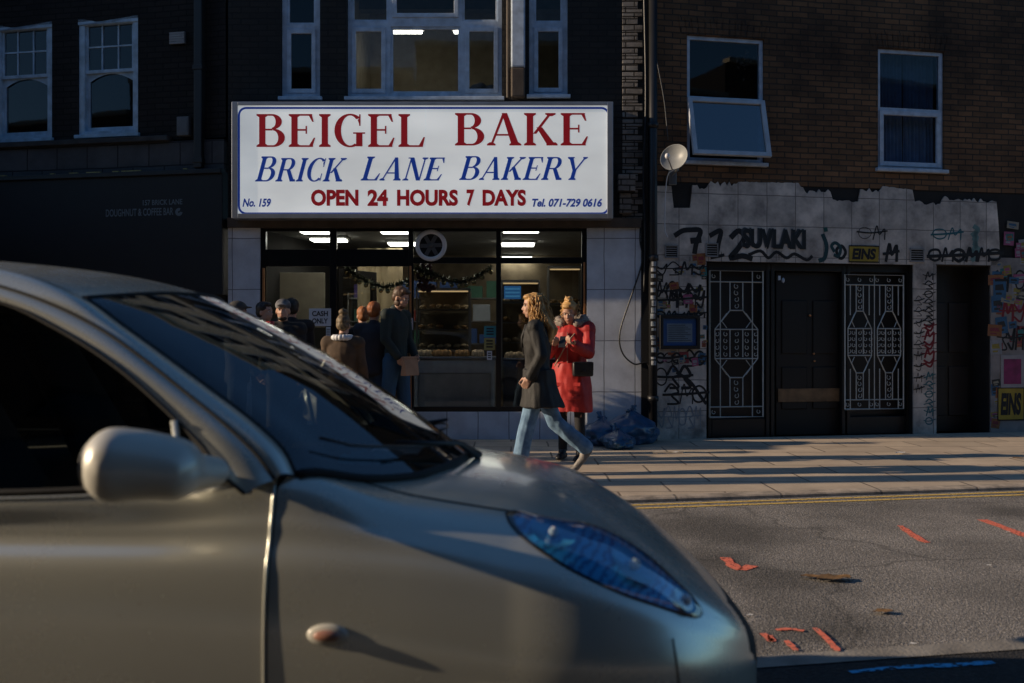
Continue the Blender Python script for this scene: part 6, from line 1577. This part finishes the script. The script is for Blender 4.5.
def person(label,x,Y,rz,p,top,legs,hair,skin=SKIN,vox=.009,coat=None,hairf=None,extra=None,shoes=None,hands=True,hood=None):
    o=empty('person',(x,Y,0),0,label,'person'); J=joints(p); k=J['k']; lo=min(min(J['toe'+n].z,J['heel'+n].z) for n in 'LR')
    o.location.z=p.get('z',PAVE)-lo+.028*k; o.rotation_euler=(0,0,math.radians(rz))
    up=J['up']
    # body
    bm=NB(); T,R=head(bm,J,p.get('yaw',0),p.get('nod',0)+p.get('lean',0)*.5,k)
    capsule(bm,J['neck']-up*.03,J['head']+Vector((-.012,0,-.05)),.055*k,.050*k)
    def torso(bm,g,low=0,sh=1):
        TT=((-.02,.105,.155),(.06,.10,.15),(.14,.09,.135),(.22,.095,.14),(.30,.105,.155),(.38,.11,.165),(.45,.10,.165),(.50,.075,.13))
        for (t0,x0,y0),(t1,x1,y1) in zip(TT,TT[1:]):
            for q in range(4):
                f=q/4; ball(bm,J['pel']+up*(t0+(t1-t0)*f)*k,((x0+(x1-x0)*f+g)*k,(y0+(y1-y0)*f+g)*k*sh,(.06+g)*k),20,12)
        capsule(bm,J['shL'],J['shR'],(.055+g)*k,(.055+g)*k)
    torso(bm,0)
    fl_=1.0
    for s,n in ((1,'L'),(-1,'R')):
        capsule(bm,J['sh'+n],J['el'+n],.048*k,.038*k); capsule(bm,J['el'+n],J['wr'+n],.038*k,.026*k)
        capsule(bm,J['hip'+n],J['knee'+n],.085*k,.055*k); capsule(bm,J['knee'+n]-Vector((.012,0,.0)),J['ank'+n],.052*k,.036*k)
        capsule(bm,J['heel'+n]+Vector((0,0,.02)),J['toe'+n],.03*k,.022*k)
        if hands: hand(bm,J['wr'+n],J['wr'+n]-J['el'+n],s,k,p.get('curl',28),p.get('palm'))
    b=baked('body',bm,.006 if vox<.01 else .008,skin,o,3); face_bits(o,T,R,k)
    # trousers
    bm=NB(); rl=p.get('leg_r',(.105,.078,.072))
    for n in 'LR':
        capsule(bm,J['hip'+n],J['knee'+n],rl[0]*k,rl[1]*k); capsule(bm,J['knee'+n],J['ank'+n]+Vector((0,0,.03)),rl[1]*k,rl[2]*k)
    for t,rx,ry in ((-.03,.125,.175),(.05,.115,.168),(.12,.105,.155)): ball(bm,J['pel']+up*t*k,(rx*k,ry*k,.08*k),20,12)
    t_=baked('trousers',bm,vox,legs,o,4); folds(t_,.008,10,1)
    # shoes
    for n in 'LR':
        bm=NB(); h_=J['heel'+n]; tt=J['toe'+n]; capsule(bm,h_+Vector((0,0,.012)),tt+Vector((-.02,0,.01)),.040*k,.036*k); capsule(bm,J['ank'+n]+Vector((0,0,.03)),(h_+tt)/2+Vector((-.02,0,.02)),.048*k,.042*k); ball(bm,tt,(.045*k,.042*k,.028*k))
        baked('shoe',bm,.008,shoes or M['black'],o,3)
    # jacket
    bm=NB(); g=p.get('bulk',.022); torso(bm,g); c_=p.get('cloth_r',(.068,.058,.050))
    for n in 'LR': capsule(bm,J['sh'+n],J['el'+n],c_[0]*k,c_[1]*k); capsule(bm,J['el'+n],J['wr'+n]-(J['wr'+n]-J['el'+n])*.06,c_[1]*k,c_[2]*k)
    capsule(bm,J['neck']-up*.06*k,J['neck']+up*.005*k,.085*k,.070*k)
    if coat:   # skirt of a long coat: (z below pelvis, rx, ry, dx)
        loft(bm,[(J['pel']+Vector((dx,0,dz))*k,rx*k,ry*k) for dz,rx,ry,dx in coat])
    j=baked(p.get('topname','jacket'),bm,vox,top,o,4); folds(j,p.get('fold',.009),8,4)
    # hair
    if hair:
        bm=NB(); (hairf or short_hair)(bm,T,R,k,J); hb=baked('hair',bm,.007,hair,o,2)
        folds(hb,.005,30,2)
    if hood:
        bm=NB(); hood(bm,T,R,k,J); baked('hood',bm,.009,p.get('hoodmat',top),o,3)
    if extra: extra(o,T,R,k,J)
    return o,J
def short_hair(bm,T,R,k,J):
    ball(bm,T(-.024,0,.060),(.096*k,.084*k,.088*k),20,14,R); ball(bm,T(-.045,0,.01),(.070*k,.078*k,.07*k),16,12,R); ball(bm,T(.03,0,.105),(.06*k,.065*k,.032*k),14,10,R)
def bun_hair(bm,T,R,k,J): short_hair(bm,T,R,k,J); ball(bm,T(-.05,0,.165),(.052*k,.055*k,.045*k),14,10)
def cap_hat(bm,T,R,k,J): ball(bm,T(-.012,0,.075),(.105*k,.088*k,.075*k),20,12,R); ball(bm,T(.10,0,.075),(.055*k,.060*k,.010*k),14,8,R)
def beanie(bm,T,R,k,J): ball(bm,T(-.02,0,.078),(.104*k,.09*k,.082*k),20,12,R)
def long_hair(bm,T,R,k,J):
    short_hair(bm,T,R,k,J); random.seed(8)
    for i in range(24):
        y=-.085+.17*i/23; bx_=-.075-.02*math.cos(i); x2=-.12-random.random()*.05; ln=random.uniform(.26,.36)
        pts=crom([T(bx_+.03,y,.08),T(bx_-.01,y*1.15,-.01),T(x2+.02,y*1.2,-.12),T(x2-.03+.03*math.sin(i),y*1.05,-.22),T(x2+.02*math.cos(i*2),y*.8,-ln)],8)
        for a,b in zip(pts,pts[1:]): capsule(bm,a,b,.022*k,.019*k)
def tied_hair(bm,T,R,k,J): 
    short_hair(bm,T,R,k,J); ball(bm,T(-.04,0,.15),(.05*k,.052*k,.035*k)); 
    for i in range(5): capsule(bm,T(-.03+.02*i,.01*i-.02,.16),T(-.05+.03*i,.02*i-.04,.195),.010,.005)
BLOND=mat('blond_hair',(.62,.37,.13),.5,c2=(.34,.18,.06),scale=25); BROWNH=mat('brown_hair',(.10,.05,.025),.55,var=.5,scale=30); DARKH=mat('dark_hair',(.02,.014,.010),.5); GINGER=mat('ginger_hair',(.30,.09,.02),.55)
JEAN=mat('blue_jeans',(.20,.33,.47),.85,c2=(.08,.15,.25),scale=14,bump=.3,bscale=120); DJEAN=mat('dark_jeans',(.02,.045,.085),.85,var=.4); BLKT=mat('black_trousers',(.012,.012,.014),.8)
COATB=mat('black_wool_coat',(.012,.012,.012),.7,c2=(.020,.019,.018),scale=12,bump=.3,bscale=90); REDC=mat('red_parka',(.50,.022,.016),.6,c2=(.33,.012,.012),scale=5,bump=.3,bscale=20); GREEN=mat('dark_green_jacket',(.016,.028,.026),.8); BRN=mat('brown_jumper',(.10,.065,.04),.9,var=.35,scale=15); NAVY=mat('navy_jacket',(.018,.02,.03),.8)
WHITES=mat('trainers',(.42,.38,.34),.6,c2=(.03,.03,.03),scale=16)
def px_x(px,Y): return (px-512)/FPX*Y
# 1 woman walking left
def walker_extra(o,T,R,k,J):
    bm=NB(); 
    for i in range(3): ball(bm,J['chest']+Vector((.125-.01*i,-.03,-.06-.10*i)),(.008,.012,.012))
    for s in (1,-1): loft(bm,[(J['neck']+Vector((.075,.035*s,-.02)),.02,.022),(J['neck']+Vector((.115,.045*s,-.14)),.018,.035),(J['neck']+Vector((.125,.02*s,-.24)),.010,.012)],12)
    obj('lapels_and_buttons',bm,COATB,o,True)
    bm=NB(); tube(bm,crom([J['shR']+Vector((0,.03,.07)),J['chest']+Vector((.14,-.06,.0)),J['pel']+Vector((.10,-.20,.05))],14),.008,5); tube(bm,crom([J['shR']+Vector((0,.03,.07)),J['chest']+Vector((-.14,-.06,.0)),J['pel']+Vector((-.06,-.21,.05))],14),.008,5); obj('bag_strap',bm,M['black'],o,True)
    bm=NB()
    for n in 'LR':
        bm=NB(); loft(bm,[(J['wr'+n]+Vector((-.02,0,-.03)),.055,.02),(J['wr'+n]+Vector((-.03,0,.07)),.06,.02)],12); obj('pocket_flap',bm,COATB,o,True)
w1,_=person('woman with long blond hair, black coat and light blue jeans walking left',px_x(539,9.5),9.5,176,
  dict(h=1.66,lean=4,drop=.045,legL=(15,4),legR=(-21,26),footR=50,footL=-6,armL=(-14,42,14,12),armR=(-12,46,14,12),bulk=.028,cloth_r=(.072,.064,.056),leg_r=(.10,.078,.080),topname='coat',fold=.016,yaw=4),
  COATB,JEAN,BLOND,coat=[(.10,.15,.20,-.0),(-.05,.17,.225,-.005),(-.18,.20,.24,-.02),(-.27,.225,.25,-.03)],hairf=long_hair,extra=walker_extra,shoes=WHITES,vox=.008)
def strands(o,J,k,n,m,spread=.12,ln=.30,seed=1):
    random.seed(seed); bm=NB(); c=J['head']
    for i in range(n):
        a=random.uniform(.9,5.4); p0=c+Vector((-.02+.085*math.cos(a),.085*math.sin(a),random.uniform(-.02,.13)))*1.0
        out=Vector((math.cos(a)*.6-.5,math.sin(a),0))*random.uniform(.2,1)*spread; L_=ln*random.uniform(.5,1.15); ph=random.uniform(0,6)
        pts=[p0+out*(t**.7)+Vector((.012*math.sin(ph+t*9),.012*math.cos(ph+t*8),-L_*t)) for t in [q/9 for q in range(10)]]
        tube(bm,pts,[.0055*(1-.7*q/9) for q in range(10)],4)
    return obj('hair_strands',bm,m,o,True)
strands(w1,_,1,150,BLOND,.11,.33,3)
# 2 woman in red
FUR=mat('grey_fur',(.38,.33,.28),.95,c2=(.16,.13,.11),scale=30)
def fur_hood(bm,T,R,k,J):
    c=J['neck']+Vector((-.03,0,.035))
    for i in range(20):
        a=-2.5+5.0*i/19; p=c+Vector((-.115*math.cos(a)-.0,.145*math.sin(a),.035*math.cos(a)+.01)); ball(bm,p,.042+.010*math.sin(i*2.1),10,8)
def red_extra(o,T,R,k,J):
    ph=empty('x') ; bpy.data.objects.remove(ph)
    bm=NB(); box(bm,J['chest'].x+.142,J['chest'].x+.152,-.006,.006,J['pel'].z-.34,J['neck'].z-.08,.002)
    obj('zip',bm,mat('zip_pale',(.35,.12,.09),.4),o)
    bm=NB()
    for s in (1,-1):
        for dz in (-.02,-.16): box(bm,J['pel'].x+.150,J['pel'].x+.162,s*.09-.055,s*.09+.055,J['pel'].z+dz-.09,J['pel'].z+dz-.05,.004)
    obj('pocket_flap',bm,REDC,o)
    bm=NB(); tube(bm,crom([J['shL']+Vector((.0,-.03,.08)),J['chest']+Vector((.17,.02,-.02)),J['pel']+Vector((.15,-.14,.10))],14),.007,5); obj('bag_strap',bm,mat('strap_tan',(.4,.3,.2),.6),o,True)
w2,J2=person('woman in a knee length red parka looking down at her phone',px_x(571,10.6),10.6,-108,
  dict(h=1.63,nod=24,armL=(22,92,10,32),armR=(24,88,10,34),legL=(3,3),legR=(-3,3),bulk=.045,cloth_r=(.084,.075,.064),leg_r=(.085,.058,.050),topname='parka',fold=.018,curl=32,palm=Vector((.2,0,1)),hoodmat=FUR),
  REDC,BLKT,BLOND,coat=[(.14,.16,.205,0),(0,.175,.225,0),(-.2,.18,.24,0),(-.40,.185,.25,0)],hairf=tied_hair,hood=fur_hood,extra=red_extra,vox=.008)
def world(o,v): return Matrix.Translation(o.location)@Matrix.Rotation(o.rotation_euler.z,4,'Z')@v
random.seed(12); bm=NB()
for i in range(420):
    a=random.uniform(-2.6,2.6); c=J2['neck']+Vector((-.03-.115*math.cos(a),.145*math.sin(a),.045+.035*math.cos(a))); d=Vector((random.gauss(0,1),random.gauss(0,1),random.gauss(0,1))).normalized()
    tube(bm,[c+d*.03,c+d*random.uniform(.055,.075)+Vector((0,0,-.005))],[.004,.001],4)
obj('fur_trim',bm,FUR,w2,True)
strands(w2,J2,1,30,BLOND,.03,.06,9)
p=world(w2,(J2['wrL']+J2['wrR'])/2+Vector((.06,0,.035))); bm=NB(); box(bm,-.005,.005,-.036,.036,-.07,.07,.003)
ph=obj('phone',bm,M['black']); ph.location=p; ph.rotation_euler=(0,math.radians(-35),w2.rotation_euler.z); tag(ph,'dark phone held in both hands by the woman in red','phone')
p=world(w2,J2['pel']+Vector((.165,.17,.08))); hb=empty('shoulder_bag',p,w2.rotation_euler.z+.5,'small black bag hanging at the hip of the woman in red','bag')
bm=NB(); box(bm,-.035,.035,-.11,.11,-.085,.07,.02); obj('body',bm,M['black'],hb,True); bm=NB(); box(bm,.036,.044,-.105,.105,-.02,.065,.004); box(bm,.045,.05,-.02,.02,-.035,-.01,.003); obj('flap',bm,mat('bag_leather',(.025,.022,.022),.4),hb)
# 3 man holding a paper bag
w3,J3=person('tall bearded man in a dark green jacket holding a paper bag',px_x(396,11.9),11.9,-28,
  dict(h=1.77,z=PAVE+.075,nod=22,armL=(4,34,8,20),armR=(2,30,8,18),legL=(6,4),legR=(-5,4),bulk=.02,cloth_r=(.068,.058,.050)),GREEN,mat('blue_jeans_dark',(.03,.09,.17),.85),BROWNH,skin=SKIN,
  extra=lambda o,T,R,k,J:(lambda bm:(ball(bm,T(.040,0,-.072),(.040*k,.050*k,.032*k),14,10,R),[ball(bm,T(.0,.05*s,-.04),(.045*k,.016*k,.045*k),10,8,R) for s in (1,-1)],obj('beard',bm,BROWNH,o,True)))(NB()))
p=world(w3,J3['wrR']+Vector((.10,.10,-.06))); pb=empty('paper_bag',p,w3.rotation_euler.z,'brown folded paper bag held by the man in the doorway','bag')
bm=NB(); box(bm,-.04,.04,-.14,.14,-.16,.04,.008)
for v in bm.verts:
    if v.co.z>0: v.co.x*=.35
obj('bag_body',bm,mat('kraft_paper',(.42,.24,.14),.8,var=.25),pb); bm=NB(); box(bm,-.018,.018,-.145,.145,.041,.065,.003); obj('folded_top',bm,bpy.data.materials['kraft_paper'],pb)
# 4 person seen from behind with a patterned head wrap
w4,_=person('person in a brown jumper with a dark curly topknot seen from behind',px_x(343,10.1),10.1,84,
  dict(h=1.46,armL=(2,20,10,0),armR=(2,20,10,0),bulk=.03,nod=8),BRN,DJEAN,mat('curly_dark_hair',(.03,.02,.012),.6,c2=(.22,.15,.07),scale=40),hairf=bun_hair,vox=.011,
  extra=lambda o,T,R,k,J:(lambda bm:([ball(bm,J['neck']+Vector((-.02+.075*math.cos(a),.085*math.sin(a),.01)),.032,10,8) for a in [q*PI/8 for q in range(16)]],obj('white_scarf',bm,M['white'],o,True)))(NB()))
# 5 man facing the camera
person('bearded man in a black jacket and light cap facing the camera in the queue',px_x(283,10.9),10.9,-80,dict(h=1.64,yaw=-6,armL=(5,20,6,0),armR=(5,20,6,0),bulk=.035),BLKT,BLKT,None,vox=.011,skin=SKIN,
  extra=lambda o,T,R,k,J:(lambda bm:(cap_hat(bm,T,R,k,J),baked('cap',bm,.008,mat('pale_cap',(.22,.22,.23),.8,c2=(.04,.04,.05),scale=12),o,2),(lambda b2:(ball(b2,T(.038,0,-.072),(.042*k,.052*k,.034*k),14,10,R),obj('beard',b2,DARKH,o,True)))(NB())))(NB()))
# 6 person at the left end with a cap, hand raised with a red cup
w6,J6=person('person in a dark cap at the left end of the queue lifting a red cup',px_x(237,10.4),10.4,8,dict(h=1.60,armR=(35,105,6,10),armL=(8,30,6,0),bulk=.035,curl=40),NAVY,DJEAN,None,vox=.011,
  extra=lambda o,T,R,k,J:(lambda bm:(cap_hat(bm,T,R,k,J),baked('cap',bm,.008,mat('dark_cap',(.06,.055,.05),.8),o,2)))(NB()))
p=world(w6,J6['wrR']+Vector((.06,.0,.10))); bm=NB(); lathe(bm,[(0,-.05),(.030,-.05),(.042,.05),(.038,.05),(.028,-.045)],16); cp=obj('paper_cup',bm,mat('red_cup',(.50,.03,.03),.5),None,True); cp.location=p; tag(cp,'red paper cup in the raised hand at the left end of the queue','cup')
# 7 hooded, 8 dark figure, 9-10 inside
person('person in a grey hood standing behind the bearded man with the cap',px_x(264,11.5),11.5,-20,dict(h=1.64,bulk=.04,hoodmat=mat('grey_hood',(.22,.24,.27),.9)),mat('grey_coat',(.05,.055,.065),.85),BLKT,DARKH,vox=.012,hood=lambda bm,T,R,k,J:[ball(bm,J['neck']+Vector((-.05+.05*math.cos(a),.12*math.sin(a),.02)),.05,10,8) for a in [q*PI/7 for q in range(14)]])
person('dark haired person in black seen from behind beside the cash only sign',px_x(292,12.0),12.0,100,dict(h=1.70,bulk=.035),BLKT,BLKT,DARKH,vox=.012)
person('ginger haired person in black inside the doorway, right one of the pair',px_x(374,12.0),12.0,80,dict(h=1.66,bulk=.03),NAVY,DJEAN,GINGER,vox=.012)
person('ginger haired person in black inside the doorway, left one of the pair',px_x(363,12.45),12.45,110,dict(h=1.62,bulk=.03,z=PAVE),BLKT,BLKT,mat('orange_hair',(.35,.12,.03),.6),vox=.012)

bpy.data.scenes.remove(BK)
print('TRI', sum(len(o.data.polygons) for o in col.objects if o.type=='MESH'))
